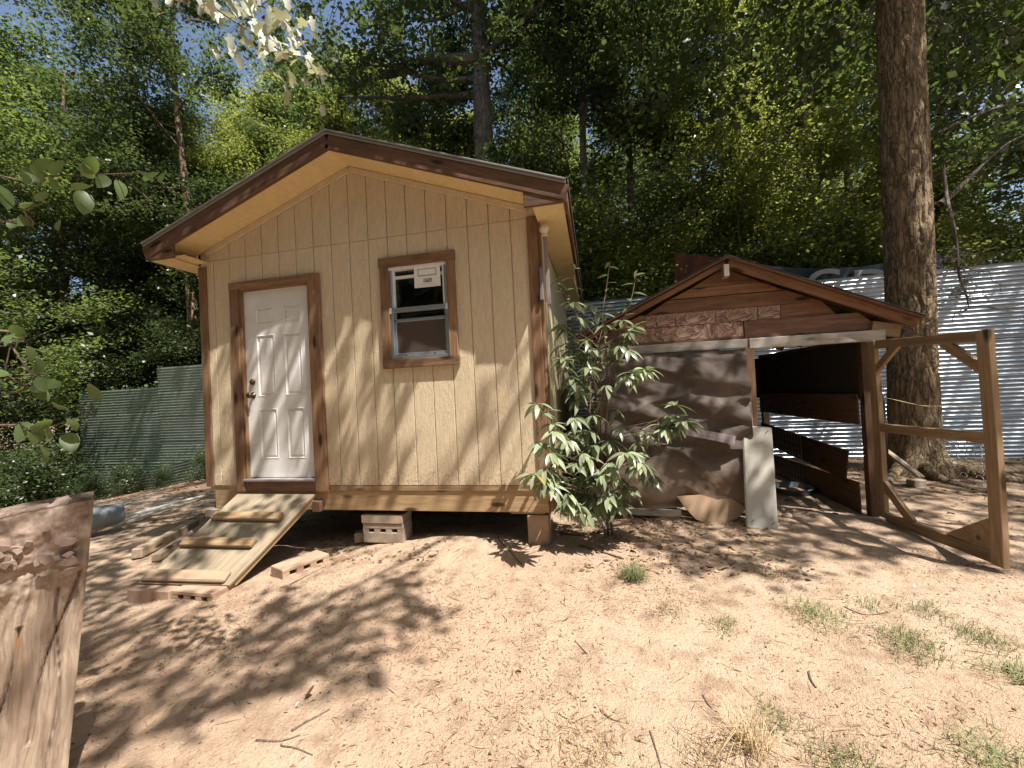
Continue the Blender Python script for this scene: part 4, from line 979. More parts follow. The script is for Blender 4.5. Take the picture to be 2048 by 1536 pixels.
sh = [(-8.9, 3.6), (-9.6, 3.9), (-7.9, 3.9), (-9.9, 3.0), (-10.5, 2.2), (-9.0, 1.4), (-8.3, .2), (-10, .6), (-7.2, 4.1), (-6.0, 4.1), (-4.9, 4.2), (-10.8, 4.0), (-9.3, 2.4), (-11.5, 1.2), (-11, 3)]
for i, (x, y) in enumerate(sh):
    T(shrub[i % 2], x, y, 'leafy shrub growing along the foot of the left metal fence', 'shrubs at the left fence', (.42 if i in (2, 8, 9, 10) else rg.uniform(.8, 1.15)), 1, M['leafdark'], cat='shrub', name='shrub')

# the big trunk on the right, modelled bark
def big_trunk():
    nu, nv = 150, 620; zt = 11.0; z = np.concatenate([np.linspace(-.75, 6.3, 560), np.linspace(6.35, zt, 60)]); th = np.linspace(0, 2*np.pi, nu, endpoint=False)
    TH, ZZ = np.meshgrid(th, z, indexing='xy')
    bx = np.interp(z, [-.6, .2, 2.5, 6, 11], [8.43, 8.45, 8.51, 8.58, 8.7]); by = np.full_like(z, 3.1)
    r = np.interp(z, [-.7, 0, 1, 2.5, 6, 11], [.285, .268, .258, .255, .245, .19])
    h = z+.55; flare = .22*np.exp(-np.clip(h, 0, 9)/.22)
    R = r[:, None]+flare[:, None]*(.55+.45*np.sin(TH*5+.8)*1.0)
    # furrowed bark: interlaced vertical ridges
    cu = TH/(2*np.pi)*22; wobble = 1.3*(fbm(cu*.35, ZZ*2.2, 3, 3)-.5)
    # periodic in theta: blend two noises
    def per(fn): 
        a = fn(cu); b = fn(cu-22); wgt = np.clip((cu-18)/4, 0, 1); return a*(1-wgt)+b*wgt
    rid = per(lambda c: np.abs(2*vn2(c+1.3*(fbm(c*.35, ZZ*2.2, 3, 3)-.5)*1.5, ZZ*3.0, 5)-1))
    plate = per(lambda c: vn2(c*.9+3, ZZ*7.5, 8)); fine = per(lambda c: fbm(c*3, ZZ*26, 3, 11))
    fur = np.clip(rid*2.6, 0, 1)
    R = R+.020*fur-.016+.008*plate*fur+.007*(fine-.5)
    # a knot scar and a few wounds
    Xp = bx[:, None]+R*np.cos(TH); Yp = by[:, None]+R*np.sin(TH)
    V = np.stack([Xp, Yp, ZZ], -1).reshape(-1, 3); i = np.arange(len(z)-1)[:, None]*nu; j = np.arange(nu)[None]; j2 = (j+1) % nu
    F = np.stack([i+j, i+j2, i+nu+j2, i+nu+j], -1).reshape(-1, 4)
    return mesh_np('trunk', V, F, True)
bt = thing('big_tree', 'large straight tree with thick brown furrowed trunk behind the gate', 'tree', (8.45, 3.1, -.6))
obj('trunk', big_trunk(), M['bark'], bt)
rng = np.random.default_rng(77)
for a0, ln in ((-2.6, .95), (-1.9, .7), (-.9, 1.0), (-.2, .9), (-3.4, .8)):
    P = [(8.44+.30*math.cos(a0), 3.1+.30*math.sin(a0), gz(8.4, 3)+.13), (8.44+(.3+ln*.4)*math.cos(a0+.1), 3.1+(.3+ln*.4)*math.sin(a0+.1), gz(8.4, 3)+.03), (8.44+(.3+ln)*math.cos(a0+.25), 3.1+(.3+ln)*math.sin(a0+.25), gz(8.4, 3)-.02)]
    tube('root', spline(P, 12), np.linspace(.085, .03, 12), M['bark'], bt, 9)

# crown of the big tree: limbs in view at upper right plus unseen leaf clumps placed to cast the yard's shade
def shade(u, v):
    """how much of the ground point (u,v) the canopy shades"""
    P_ = 0.0
    for (a, b, r) in ((1.80, -2.0, .24), (1.95, -1.75, .24), (2.15, -1.45, .28), (2.5, -1.32, .30), (2.70, -1.02, .26), (2.6, -1.62, .22), (2.3, -1.66, .24), (.75, -1.5, .3), (2.66, -.70, .16), (1.95, -1.0, .2), (1.55, -1.8, .24), (1.2, -1.5, .24), (.95, -1.75, .28), (2.85, -1.2, .16), (1.5, -2.05, .24)):
        if (u-a)**2+(v-b)**2 < (r*1.06)**2: P_ = 1.0
    if u < 1.25 and -1.3 < v < .05: P_ = max(P_, .56)
    if u < .1 and v > -1.8 and not (u < -3.6 and v > 2.2): P_ = max(P_, .74)
    if u < 3.2 and .08 <= v < .75: P_ = max(P_, .55 if u < 2.2 else (.30 if u < 2.9 else 0))
    if u < 4.0 and v >= .75: P_ = max(P_, .8 if u > -3 else .36)
    lim = -.05-.28*math.exp(-((u-5.0)/.9)**2)
    if u >= (4.2 if v < .5 else 3.75) and v > lim: P_ = max(P_, .82 if v < .5 else .78)
    if u > 6.9 and v > -.3: P_ = max(P_, .78)
    if v > 3.2 and u > 3: P_ = .66
    return P_
clC = []; zs_ = []
uu = -8
while uu < 13.5:
    vv = -2.4
    while vv < 7.5:
        u_ = uu+rng.normal()*.07; v_ = vv+rng.normal()*.07
        if rng.random() < shade(u_, v_):
            h = 6.0+2.6*rng.random(); 
            if v_ > 1.2: h += 1.5+1.5*rng.random()
            clC.append((u_+.46*(h+.6), v_-.27*(h+.6), h))
        vv += .27
    uu += .27
clC = np.array(clC)
C = np.repeat(clC, 30, 0)+rng.normal(size=(len(clC)*30, 3))*np.array([.12, .12, .12])
V1, F1 = leaf_quads(C, .125, rng, up=1.3)
# visible crown at upper right
vis = []
for k in range(170):
    px_ = rng.uniform(1230, 2090); py_ = rng.uniform(-250, 230) if px_ < 1790 else rng.uniform(-250, 330); yy = rng.uniform(3.4, 6.2)
    if px_ < 1790 and py_ > 60 and rng.random() < .35: continue
    vis.append(tuple(at(px_, py_, 1, yy)))
vis = np.array(vis)
C2 = np.repeat(vis, 52, 0)+rng.normal(size=(len(vis)*52, 3))*np.array([.3, .3, .17])
V2, F2 = leaf_quads(C2, .15, rng, up=.8, droop=.9, asp=.6)
hi = np.stack([rng.uniform(-5, 9, 90), rng.uniform(3.6, 8.5, 90), rng.uniform(10.5, 15.5, 90)], 1)  # high clumps out of view, added to darken the woods behind
C3 = np.repeat(hi, 80, 0)+rng.normal(size=(len(hi)*80, 3))*np.array([.55, .55, .3])
V3, F3 = leaf_quads(C3, .2, rng, up=1)
obj('crown', mesh_np('crown', np.concatenate([V1, V2, V3]), np.concatenate([F1, F2+len(V1), F3+len(V1)+len(V2)])), M['leafdark'], bt)
acc = Acc()
def limb_to(p0, p1, r0, r1, n=8, j=.05):
    L = np.linalg.norm(np.array(p1)-p0); m = (np.array(p0)+p1)/2+rng.normal(size=3)*L*j+np.array([0, 0, .06*L])
    B = spline([p0, m, p1], n); V, F = tube_arrays(B, np.linspace(r0, r1, n), 6); acc.add(V, F); return B
allc = np.concatenate([clC, vis, hi]); K = 34
cen = allc[rng.choice(len(allc), K, replace=False)]
for _ in range(6):
    dd = ((allc[:, None]-cen[None])**2).sum(-1); a_ = dd.argmin(1)
    cen = np.array([allc[a_ == k].mean(0) if (a_ == k).any() else cen[k] for k in range(K)])
for k in range(K):
    c_ = cen[k]; zt = max(6.5, min(10.5, c_[2]-.2*np.hypot(c_[0]-8.5, c_[1]-3.1)+1.0)); base = np.array([np.interp(zt, [2.5, 6, 11], [8.51, 8.58, 8.7]), 3.1, zt])
    B = limb_to(base, c_, .055, .022, 10)
    mem = allc[a_ == k]
    for q in mem[::2]:
        limb_to(B[rng.integers(6, 10)], q, .009, .003, 4, .08)
obj('branches', acc.mesh('branches', True), M['bark2'], bt)
# right-hand low limb with a bare hanging twig
acc = Acc()
pA = at(1880, 408, 1, 3.1); B = limb_to(pA, at(1925, 370, 1, 3.1), .05, .03); B2 = limb_to(at(1925, 370, 1, 3.1), at(1985, 310, 1, 3.2), .03, .015); limb_to(at(1985, 310, 1, 3.2), at(2080, 262, 1, 3.3), .015, .008)
B = limb_to(at(1325+550, 265, 1, 3.1), at(1790+330, 200, 1, 3.0), .02, .01)
obj('limb', acc.mesh('limb', True), M['bark2'], bt)
hb = thing('bare_branch', 'bare drooping twiggy branch hanging in front of the fence right of the big trunk', 'branch', tuple(at(1915, 560, 1, 2.6)))
acc = Acc(); ch = [(1905, 440), (1912, 480), (1916, 520), (1919, 555), (1932, 590), (1938, 617)]
P = np.array([[*at(q[0], q[1], 1, 2.6)] for q in ch]); B = spline(P, 24); V, F = tube_arrays(B, np.linspace(.019, .007, 24), 7); acc.add(V, F)
P = np.array([[*at(q[0], q[1], 1, 2.9)] for q in ((1885, 330), (1893, 390))]+[list(B[0])]); V, F = tube_arrays(spline(P, 10), np.linspace(.024, .019, 10), 6); acc.add(V, F)
for k in range(46):
    i_ = int(rng.integers(7, 24)); p = B[i_]; az = rng.choice([-1, 1])*rng.uniform(.1, 1); d = np.array([math.cos(az*1.2)*rng.choice([-1, 1]), rng.normal()*.5, rng.uniform(-.5, .35)]); ln = rng.uniform(.12, .5)
    q = p+d*ln; m = (p+q)/2+rng.normal(size=3)*.04; bb = spline([p, m, q], 7); V, F = tube_arrays(bb, np.linspace(.006, .0025, 7), 4); acc.add(V, F)
    for _ in range(3):
        s0 = bb[rng.integers(2, 7)]; s1 = s0+rng.normal(size=3)*.09+d*.05; V, F = tube_arrays([s0, s1], [.0035, .002], 3); acc.add(V, F)
obj('twigs', acc.mesh('twigs', True), M['bark2'], hb)

# ------------------------------------------------------------------ near leaves
def leaf_proto(L, Wd, kind='lance', curl=.25, cup=.2):
    """leaf along +x, origin at its base"""
    ns = 7; V = []; F = []
    for i in range(ns+1):
        t = i/ns
        if kind == 'lance': wv = math.sin(math.pi*min(1, t**.8))**.8*(1-.15*t)
        elif kind == 'lobed': wv = (math.sin(math.pi*t**1.2)**.7)*(.72+.38*math.sin(t*17))
        else: wv = math.sin(math.pi*t**.85)**.6
        wv = max(wv, .02)*Wd/2; z = -curl*L*t*t
        V += [(L*t, -wv, z+cup*wv), (L*t, 0, z), (L*t, wv, z+cup*wv)]
    for i in range(ns):
        a = 3*i; F += [(a, a+3, a+4, a+1), (a+1, a+4, a+5, a+2)]
    return mesh_py('leaf', V, F, True)
def leaf_matrix(p, d, twist=0, s=1):
    d = Vector(d).normalized(); z = Vector((0, 0, 1)); y = z.cross(d)
    if y.length < .1: y = Vector((0, 1, 0))
    y.normalize(); z = d.cross(y)
    Mx = Matrix(((d.x, y.x, z.x), (d.y, y.y, z.y), (d.z, y.z, z.z))).to_4x4()
    Mx = Mx @ Matrix.Rotation(twist, 4, 'X') @ Matrix.Scale(s, 4); Mx.translation = p; return Mx
# the shrub at the shed corner
bush = thing('corner_shrub', 'tall shrub with drooping grey-green lance leaves at the right corner of the shed', 'shrub', (4.1, .3, -.55))
base = Vector((4.12, .32, gz(4.12, .32)))
BY = .12
stems = [[(1190, 1020), (1182, 880), (1180, 760), (1168, 650), (1155, 590), (1143, 528)], [(1185, 1020), (1200, 850), (1215, 740), (1205, 640), (1212, 580), (1220, 524)],
         [(1195, 1010), (1212, 860), (1225, 760), (1240, 660), (1262, 600), (1274, 540)], [(1160, 640), (1135, 600), (1116, 556)], [(1200, 900), (1180, 780), (1150, 700), (1130, 650)],
         [(1205, 900), (1240, 870), (1290, 860), (1335, 845), (1352, 812)], [(1300, 858), (1340, 850), (1372, 842)], [(1195, 950), (1150, 900), (1110, 850), (1075, 808)], [(1190, 985), (1140, 960), (1095, 945), (1062, 948)],
         [(1200, 960), (1240, 930), (1290, 940), (1305, 955)], [(1195, 1000), (1175, 1000), (1165, 1015)], [(1205, 980), (1230, 985), (1240, 1010)], [(1218, 760), (1250, 750), (1290, 738)], [(1205, 700), (1240, 690), (1268, 655)], [(1180, 760), (1150, 770), (1128, 720)]]
sacc = Acc(); tips = []
for si, st in enumerate(stems):
    dy = random.uniform(-.22, .18) if si > 2 else random.uniform(-.05, .12)
    P = []
    for i, q in enumerate(st):
        f_ = i/(len(st)-1); P.append(tuple(at(q[0], q[1], 1, (-.42 if q[1] > 900 else -.25) if q[0] < 1115 and q[1] > 700 else BY+dy*f_)))
    if si < 3: P[0] = tuple(base+Vector((.03*si, 0, -.03)))
    B = spline(P, 20); V, F = tube_arrays(B, np.linspace(.012 if si < 3 else .006, .0025, 20), 6); sacc.add(V, F); tips.append(B)
lp = [leaf_proto(.145, .048, 'lance', .3, .25), leaf_proto(.125, .044, 'lance', .15, .3), leaf_proto(.16, .05, 'lance', .42, .2)]
for m_ in lp: m_.materials.append(M['leafbush'])
leaves = []
def whorl(p, n, sp=1.0, out=None):
    a0 = random.uniform(0, 6)
    for k in range(n):
        a = a0+k*6.28/n+random.uniform(-.3, .3)
        d = Vector((math.cos(a), math.sin(a)*.9, random.uniform(-.75, .15)))+(out or Vector((0, 0, 0)))
        leaves.append((Vector(p)+d.normalized()*.01, d, random.uniform(-.5, .5), random.uniform(.75, 1.15)*sp, random.randrange(3)))
for si, B in enumerate(tips):
    up_ = si in (0, 1, 2, 3, 4)
    n = len(B)
    if up_:
        for i in range(5, n, 1):
            z_ = B[i][2]
            if z_ < .55 and i % 2: continue
            for _ in range(1 if z_ > .5 else 2):
                a = i*2.4+random.uniform(-.4, .4); d = Vector((math.cos(a), math.sin(a), random.uniform(-.25, .45))); leaves.append((Vector(B[i]), d, random.uniform(-.4, .4), random.uniform(.6, .95), random.randrange(3)))
        if si < 3:
            whorl(B[9], 5); whorl(B[12], 4, .9)
    else:
        dr = Vector(B[-1]-B[-4]).normalized()*.4
        whorl(B[-1], 8, 1, dr); whorl(B[-4], 7, 1, dr*.5); whorl(B[-7], 6, 1, dr*.3); whorl(B[-11], 5)
for q in [(1110, 862), (1090, 885), (1140, 880), (1165, 905), (1120, 925), (1085, 935), (1150, 955), (1185, 935), (1130, 985), (1100, 972), (1175, 985), (1205, 965), (1160, 1012), (1215, 925), (1235, 955), (1245, 905), (1195, 890), (1150, 835), (1180, 860), (1270, 905), (1225, 880), (1140, 1000), (1190, 1015), (1255, 975), (1100, 905), (1125, 950), (1145, 925), (1165, 945), (1195, 1000), (1215, 990), (1135, 1005), (1118, 895), (1090, 958), (1180, 915), (1210, 945), (1320, 858), (1345, 838), (1285, 925), (1155, 862), (1180, 1022)]:
    p = at(q[0]+random.uniform(-8, 8), q[1], 1, ((-.34 if q[1] > 900 else -.2) if q[0] < 1112 else BY)+random.uniform(-.3 if q[0] > 1112 else -.15, -.02)); whorl(p, random.randint(9, 12), 1, Vector((0, -.3, -.2)))
    j = at(1195, min(1000, q[1]+40), 1, BY); V, F = tube_arrays(spline([tuple(j), tuple((p+j)/2+Vector((0, 0, .03))), tuple(p)], 8), np.linspace(.005, .002, 8), 5); sacc.add(V, F)
for q in [(1120, 650), (1145, 680), (1240, 640), (1265, 660), (1130, 715), (1180, 735), (1235, 690), (1150, 780), (1285, 740), (1250, 755), (1165, 760), (1205, 800), (1180, 830), (1230, 820), (1150, 800), (1118, 690), (1215, 650), (1185, 610), (1138, 605), (1200, 720), (1160, 700), (1210, 770), (1260, 700), (1175, 680), (1300, 870), (1350, 855), (1330, 830), (1275, 885)]+[(random.uniform(1120, 1250), random.uniform(620, 860)) for _ in range(9)]:
    p = at(q[0]+random.uniform(-6, 6), q[1], 1, BY+random.uniform(-.15, .12)); whorl(p, random.randint(5, 7), .92, Vector((0, -.15, -.1)))
    j = at(1195 if q[0] < 1270 else 1260, q[1]+45, 1, BY); V, F = tube_arrays(spline([tuple(j), tuple((p+j)/2+Vector((0, 0, .02))), tuple(p)], 8), np.linspace(.004, .002, 8), 5); sacc.add(V, F)
leaves.sort(key=lambda l: l[0].y)
stuffV = Acc()
obj('stems', sacc.mesh('stems', True), M['twig'], bush)
for i, (p, d, tw, s, k) in enumerate(leaves):
    Mx = leaf_matrix(p, d, tw, s)
    if i < 298:
        o = bpy.data.objects.new('leaf', lp[k]); COL.objects.link(o); o.parent = bush; o.matrix_basis = WM[bush].inverted() @ Mx
        if random.random() < .02: o.material_slots[0].link = 'OBJECT'; o.material_slots[0].material = M['leafbushyel']; o['label'] = 'yellowing leaf'
    else:
        co = np.empty(len(lp[k].vertices)*3); lp[k].vertices.foreach_get('co', co); co = co.reshape(-1, 3); A_ = np.array(Mx); co = co @ A_[:3, :3].T+A_[:3, 3]
        stuffV.add(co, np.array([list(f.vertices) for f in lp[k].polygons]))
if stuffV.n: o = obj('leaves', stuffV.mesh('leaves', True), M['leafbush'], bush); o['kind'] = 'stuff'
# ivy-like small leaves at the corner pier and a sprig under the floor
# broad-leaved sapling reaching in from the left
sap = thing('young_tree', 'broad-leaved young tree whose twigs reach in at the left edge', 'tree', (1.2, -3.3, -.75))
tube('trunk', spline([(1.2, -3.3, -.8), (1.15, -3.35, .6), (1.25, -3.3, 1.8), (1.4, -3.2, 3.2)], 16), np.linspace(.035, .015, 16), M['twig'], sap, 8)
bl = [leaf_proto(.105, .06, 'broad', .15, .2), leaf_proto(.088, .052, 'broad', .3, .15)]
ol = [leaf_proto(.095, .055, 'lobed', .3, .25), leaf_proto(.08, .045, 'lobed', .15, .3)]
for m_ in bl: m_.materials.append(M['leafnear'])
for m_ in ol: m_.materials.append(M['leafpale'])
def leafy_branch(pts, root, plane, ls, nl, sc, mat=None, spread=.03):
    P = [root]+[tuple(at(q[0], q[1], 1, plane+(q[2] if len(q) > 2 else 0))) for q in pts]
    B = spline(P, 40); V, F = tube_arrays(B, np.linspace(.006, .0015, 40), 5)
    br = obj('branch', mesh_np('branch', V, F, True), M['twig'], sap)
    n0 = int(40*1.0/(len(P)-1)*.7)
    for k in range(nl):
        i = min(39, n0+int((40-n0)*k/nl)); p = Vector(B[i]); t_ = Vector(B[min(39, i+1)]-B[max(0, i-1)]).normalized()
        sd = 1 if k % 2 else -1; d = t_*.6+Vector((random.uniform(-.3, .3), random.uniform(-.5, .2), sd*.55+random.uniform(-.45, .1)))
        o = bpy.data.objects.new('leaf', random.choice(ls)); COL.objects.link(o); o.parent = br
        o.matrix_basis = leaf_matrix(p+Vector((random.gauss(0, spread), random.gauss(0, spread*1.5), random.gauss(0, spread))), d, random.uniform(-.9, .9), random.uniform(.75, 1.2)*sc)
leafy_branch([(0, 352), (90, 352), (180, 350), (290, 345)], (1.3, -3.25, 1.9), -2.35, bl, 20, .9)
leafy_branch([(0, 440), (50, 420), (100, 400)], (1.3, -3.25, 1.8), -2.3, bl, 6, .8)
leafy_branch([(-20, 660), (20, 690), (60, 745), (95, 775)], (1.25, -3.3, 1.2), -2.45, bl, 14, .8)
leafy_branch([(-10, 850), (50, 860), (110, 850), (190, 825)], (1.2, -3.3, .9), -2.4, bl, 16, .85)
leafy_branch([(-10, 790), (10, 740), (30, 640)], (1.2, -3.3, .9), -2.4, bl, 8, .8)
leafy_branch([(330, -60), (420, 10), (480, 50), (540, 90), (600, 120)], (1.4, -3.2, 3.2), -2.2, ol, 75, .95, spread=.06)
leafy_branch([(430, -50), (520, 10), (570, 40), (620, 110)], (1.4, -3.2, 3.2), -2.15, ol, 50, .9, spread=.06)
leafy_branch([(300, -60), (345, 5), (380, 45)], (1.4, -3.2, 3.2), -2.2, ol, 8, .9)

# ------------------------------------------------------------------ split log slab
def slab_log():
    TRc = at(185, 1012, 1, -2.38); BRc = at(134, 1560, 1, -2.36); TRc = Vector(TRc); BRc = Vector(BRc)
    right = Vector((-.52, -.86, 0)).normalized()     # towards the left end
    tocam = (CAM-TRc); tocam.z = 0; tocam.normalize()
    # left direction perpendicular to the facing direction
    left = Vector((-tocam.y, tocam.x, 0)); left = -left if left.dot(RT) > 0 else left
    nu, nv = 150, 220; Wd = .85
    o_ = []
    u = np.linspace(0, 1, nu); v = np.linspace(0, 1, nv); U, Vv = np.meshgrid(u, v, indexing='ij')
    Hh = (TRc-BRc).length
    x = U*Wd; z = Vv*Hh
    k1x, k1z = .17, Hh*.78      # knot swirl
    knot = np.exp(-((x-k1x)/.11)**2-((z-k1z)/.09)**2)
    warp = .16*np.exp(-((z-Hh*.80)/.18)**2)*np.sin((x-.1)*7)
    g1 = fbm((x+warp)*26, z*2.6, 4, 6)-.45; g2 = fbm((x+warp)*90, z*9, 3, 9)-.45
    relief_ = .020*g1+.010*g2+.05*knot*(fbm(x*16, z*16, 4, 2)-.2)
    bark_ = np.clip((z-(Hh*.74+.05*np.sin(x*9)+.06*(fbm(x*6, z*3, 3, 7)-.4)))*25, 0, 1); relief_ = relief_+.03*bark_*(.3+1.4*fbm(x*11, z*13, 4, 12))
    def crack(xc, slope, z0, z1, wd=.004, dp=.03):
        xx = xc+slope*(z-z0)+.012*np.sin(z*9+xc*30); m = (z > z0) & (z < z1); return -dp*np.exp(-((x-xx)/wd)**2)*m
    relief_ = relief_+crack(.12, -.14, .2, Hh*.75)+crack(.22, -.1, .1, Hh*.6)+crack(.05, .02, 0, Hh*.7, .003)+crack(.35, .05, .3, Hh*.7)+crack(.5, .0, .1, Hh*.9)
    P = np.zeros((nu, nv, 3)); L_ = np.array(left); Nn = np.array(tocam); b0 = np.array(BRc); ud = np.array((TRc-BRc).normalized())
    topd = .015*np.sin(U*5)-.19*U
    for c in range(3): P[..., c] = b0[c]+L_[c]*x+ud[c]*(z+topd*Vv)+Nn[c]*relief_
    idx = np.arange(nu*nv).reshape(nu, nv); F = np.stack([idx[:-1, :-1], idx[1:, :-1], idx[1:, 1:], idx[:-1, 1:]], -1).reshape(-1, 4)
    th = .09; Bk = P-Nn*th-np.array([0, 0, .0]); n0 = nu*nv
    Bk[..., 2] += .015*Vv
    ring = np.concatenate([idx[:, 0], idx[-1, 1:], idx[-2::-1, -1], idx[0, -2:0:-1]]); r2 = np.roll(ring, -1)
    Fs = np.stack([ring, r2, r2+n0, ring+n0], 1); Fb = F[:, ::-1]+n0
    V = np.concatenate([P.reshape(-1, 3), Bk.reshape(-1, 3)]); c0 = b0
    Mx = Matrix(((L_[0], Nn[0], ud[0]), (L_[1], Nn[1], ud[1]), (L_[2], Nn[2], ud[2]))).to_4x4(); Mx.translation = BRc
    A_ = np.array(Mx.inverted()); V = V @ A_[:3, :3].T+A_[:3, 3]
    return mesh_np('split_log', V, np.concatenate([F, Fs, Fb]), True), Mx
me, Mx = slab_log()
def log_mat():
    m, t, b = newmat('split_log_wood'); v = coords(t, (38, 38, 2.6), False)
    wn = N(t, 'ShaderNodeTexNoise', inp={'Scale': 2.5, 'Detail': 2}); tc = coords(t, (1, 1, 1), False); t.links.new(tc, wn.inputs['Vector'])
    vm = N(t, 'ShaderNodeVectorMath', operation='MULTIPLY_ADD'); t.links.new(wn.outputs['Color'], vm.inputs[0]); vm.inputs[1].default_value = (3.5, 0, 0); t.links.new(v, vm.inputs[2])
    g1 = noise(t, vm.outputs[0], 1.6, 6, .65, .5)
    c = ramp(t, g1, [(.25, (.12, .085, .062)), (.42, (.28, .21, .155)), (.6, (.42, .33, .25)), (.8, (.58, .48, .38))])
    big = noise(t, tc, 2.6, 4, .6); c = mixc(t, c, (.20, .125, .085), ramp(t, big, [(.45, (0, 0, 0)), (.7, (.7,)*3)]))
    rot = noise(t, tc, 4.2, 4, .6); c = mixc(t, c, (.5, .24, .07), ramp(t, rot, [(.62, (0, 0, 0)), (.7, (.8,)*3)]))
    sx = N(t, 'ShaderNodeSeparateXYZ'); t.links.new(tc, sx.inputs[0]); mr = N(t, 'ShaderNodeMapRange', inp={1: .72, 2: .95}); t.links.new(sx.outputs[2], mr.inputs[0])
    nb = noise(t, tc, 7, 5, .65); bk = ramp(t, nb, [(.35, (.12, .08, .06)), (.5, (.30, .22, .17)), (.66, (.52, .45, .40))])
    c = mixc(t, c, bk, mr.outputs[0])
    t.links.new(c, b.inputs['Base Color']); b.inputs['Roughness'].default_value = .85; b.inputs['Specular IOR Level'].default_value = .2
    bump(t, b, g1, .6, .01); return m
lg = obj('split_log', me, log_mat(), None, Mx); tag(lg, 'big upright split log slab with knots and cracks at the lower left edge', 'log')
Hl = 1.15
for k in range(40):
    cx_ = random.uniform(.03, .42); czz = .86+random.uniform(-.07, .07)+.10*math.sin(cx_*9); rr_ = random.uniform(.009, .026); nn_ = random.randint(5, 9)
    poly = [(cx_+rr_*1.25*math.cos(a)*random.uniform(.5, 1.25), czz+rr_*math.sin(a)*random.uniform(.5, 1.3)) for a in [i*2*math.pi/nn_ for i in range(nn_)]]
    bm = bmesh.new(); fc = bm.faces.new([bm.verts.new((p[0]-cx_, 0, p[1]-czz)) for p in poly]); ex = bmesh.ops.extrude_face_region(bm, geom=[fc])
    for v in ex['geom']:
        if isinstance(v, bmesh.types.BMVert): v.co.y += .009
    bmesh.ops.recalc_face_normals(bm, faces=bm.faces[:]); bmesh.ops.bevel(bm, geom=bm.edges[:], offset=.002, segments=1, affect='EDGES')
    obj('bark_flake', bm_mesh('bark_flake', bm), M['flake'], lg, Mx @ Matrix.Translation((cx_, .035+random.uniform(-.008, .012), czz)) @ Matrix.Rotation(random.uniform(-.35, .35), 4, 'X') @ Matrix.Rotation(random.uniform(-.3, .3), 4, 'Z'))
# duct, white pipes and plastic behind it
q0 = at(175, 1040, 1, .45); q1 = at(247, 1025, 1, .75)
dct = thing('duct_pipe', 'short grey galvanised duct lying on the ground behind the split log', 'pipe', tuple(q0))
def duct():
    d = (q1-q0).normalized(); a = d.cross(Vector((0, 0, 1))).normalized(); b = a.cross(d); r = .135; n = 28; V = []; F = []
    rr = [(0, r), (.02, r+.006), (.04, r), (.96, r), (.98, r+.006), (1, r), (1, r-.006), (.5, r-.006), (.02, r-.006)]
    for f_, ra in rr:
        c = q0.lerp(q1, f_)-(q1-q0)*.0
        for k in range(n): th = 2*math.pi*k/n; V.append(c+a*ra*math.cos(th)+b*ra*math.sin(th))
    for i in range(len(rr)-1):
        for k in range(n): F.append((i*n+k, i*n+(k+1) % n, (i+1)*n+(k+1) % n, (i+1)*n+k))
    return mesh_py('duct', V, F, True)
q0 = q0+(q0-q1)*.9
obj('duct', duct(), M['steelpipe'], dct)
for (a_, b_, lab) in (((262, 1030), (424, 988), 'white plastic pipe lying on the ground left of the shed, the longer one'), ((255, 1045), (345, 1012), 'short pale pipe on the ground just right of the grey duct')):
    p = at(*a_, 2, -.74); q = at(*b_, 2, -.74); o = tube('pipe', [p, (p+q)/2+Vector((0, 0, .01)), q], .024, M['pvc'], None, 8); tag(o, lab, 'pipe')
def pfn(U, V, X_, Z_): return 0*U
a_ = at(0, 1040, 2, -.7); 
o = cloth('plastic_sheet', 0, 1, 0, 1, 0, M['plastic'], None, lambda U, V, X_, Z_: 0*U, 30, 20, None)
me = o.data; co = np.empty(len(me.vertices)*3); me.vertices.foreach_get('co', co); co = co.reshape(-1, 3)
uu_ = co[:, 0]+.5; vv_ = co[:, 2]+.5
xx = -3.6+2.2*uu_; yy = .6+1.0*vv_; zz = -.70+.16*np.abs(np.sin(uu_*5+vv_*3))+.05*fbm(uu_*8, vv_*8, 3, 1)
co = np.stack([xx, yy, zz], 1); me.vertices.foreach_set('co', co.astype(np.float32).ravel()); o.matrix_basis = Matrix(); me.update(); tag(o, 'crumpled clear plastic sheet on the ground behind the split log', 'plastic sheet')

# ------------------------------------------------------------------ yard floor details
def blades(n, h, spread, rng, flat=.5, wd=.004):
    b = rng.normal(size=(n, 2))*spread*.25; az = rng.random(n)*6.28; out = flat*(.3+rng.random(n)); hh = h*(.5+.6*rng.random(n))
    P0 = np.stack([b[:, 0], b[:, 1], np.zeros(n)-.005], 1); d = np.stack([np.cos(az), np.sin(az), np.zeros(n)], 1)
    P1 = P0+d*(out*hh*.45)[:, None]+np.array([0, 0, 1])*(hh*.6)[:, None]; P2 = P0+d*(out*hh*1.25)[:, None]+np.array([0, 0, 1])*(hh*(1-.45*out))[:, None]
    s = np.stack([-np.sin(az), np.cos(az), np.zeros(n)], 1)*wd/2
    V = np.stack([P0-s, P0+s, P1+s*.9, P1-s*.9, P2+s*.15, P2-s*.15], 1).reshape(-1, 3); i = np.arange(n)[:, None]*6
    F = np.concatenate([i+np.array([0, 1, 2, 3]), i+np.array([3, 2, 4, 5])]); return V, F
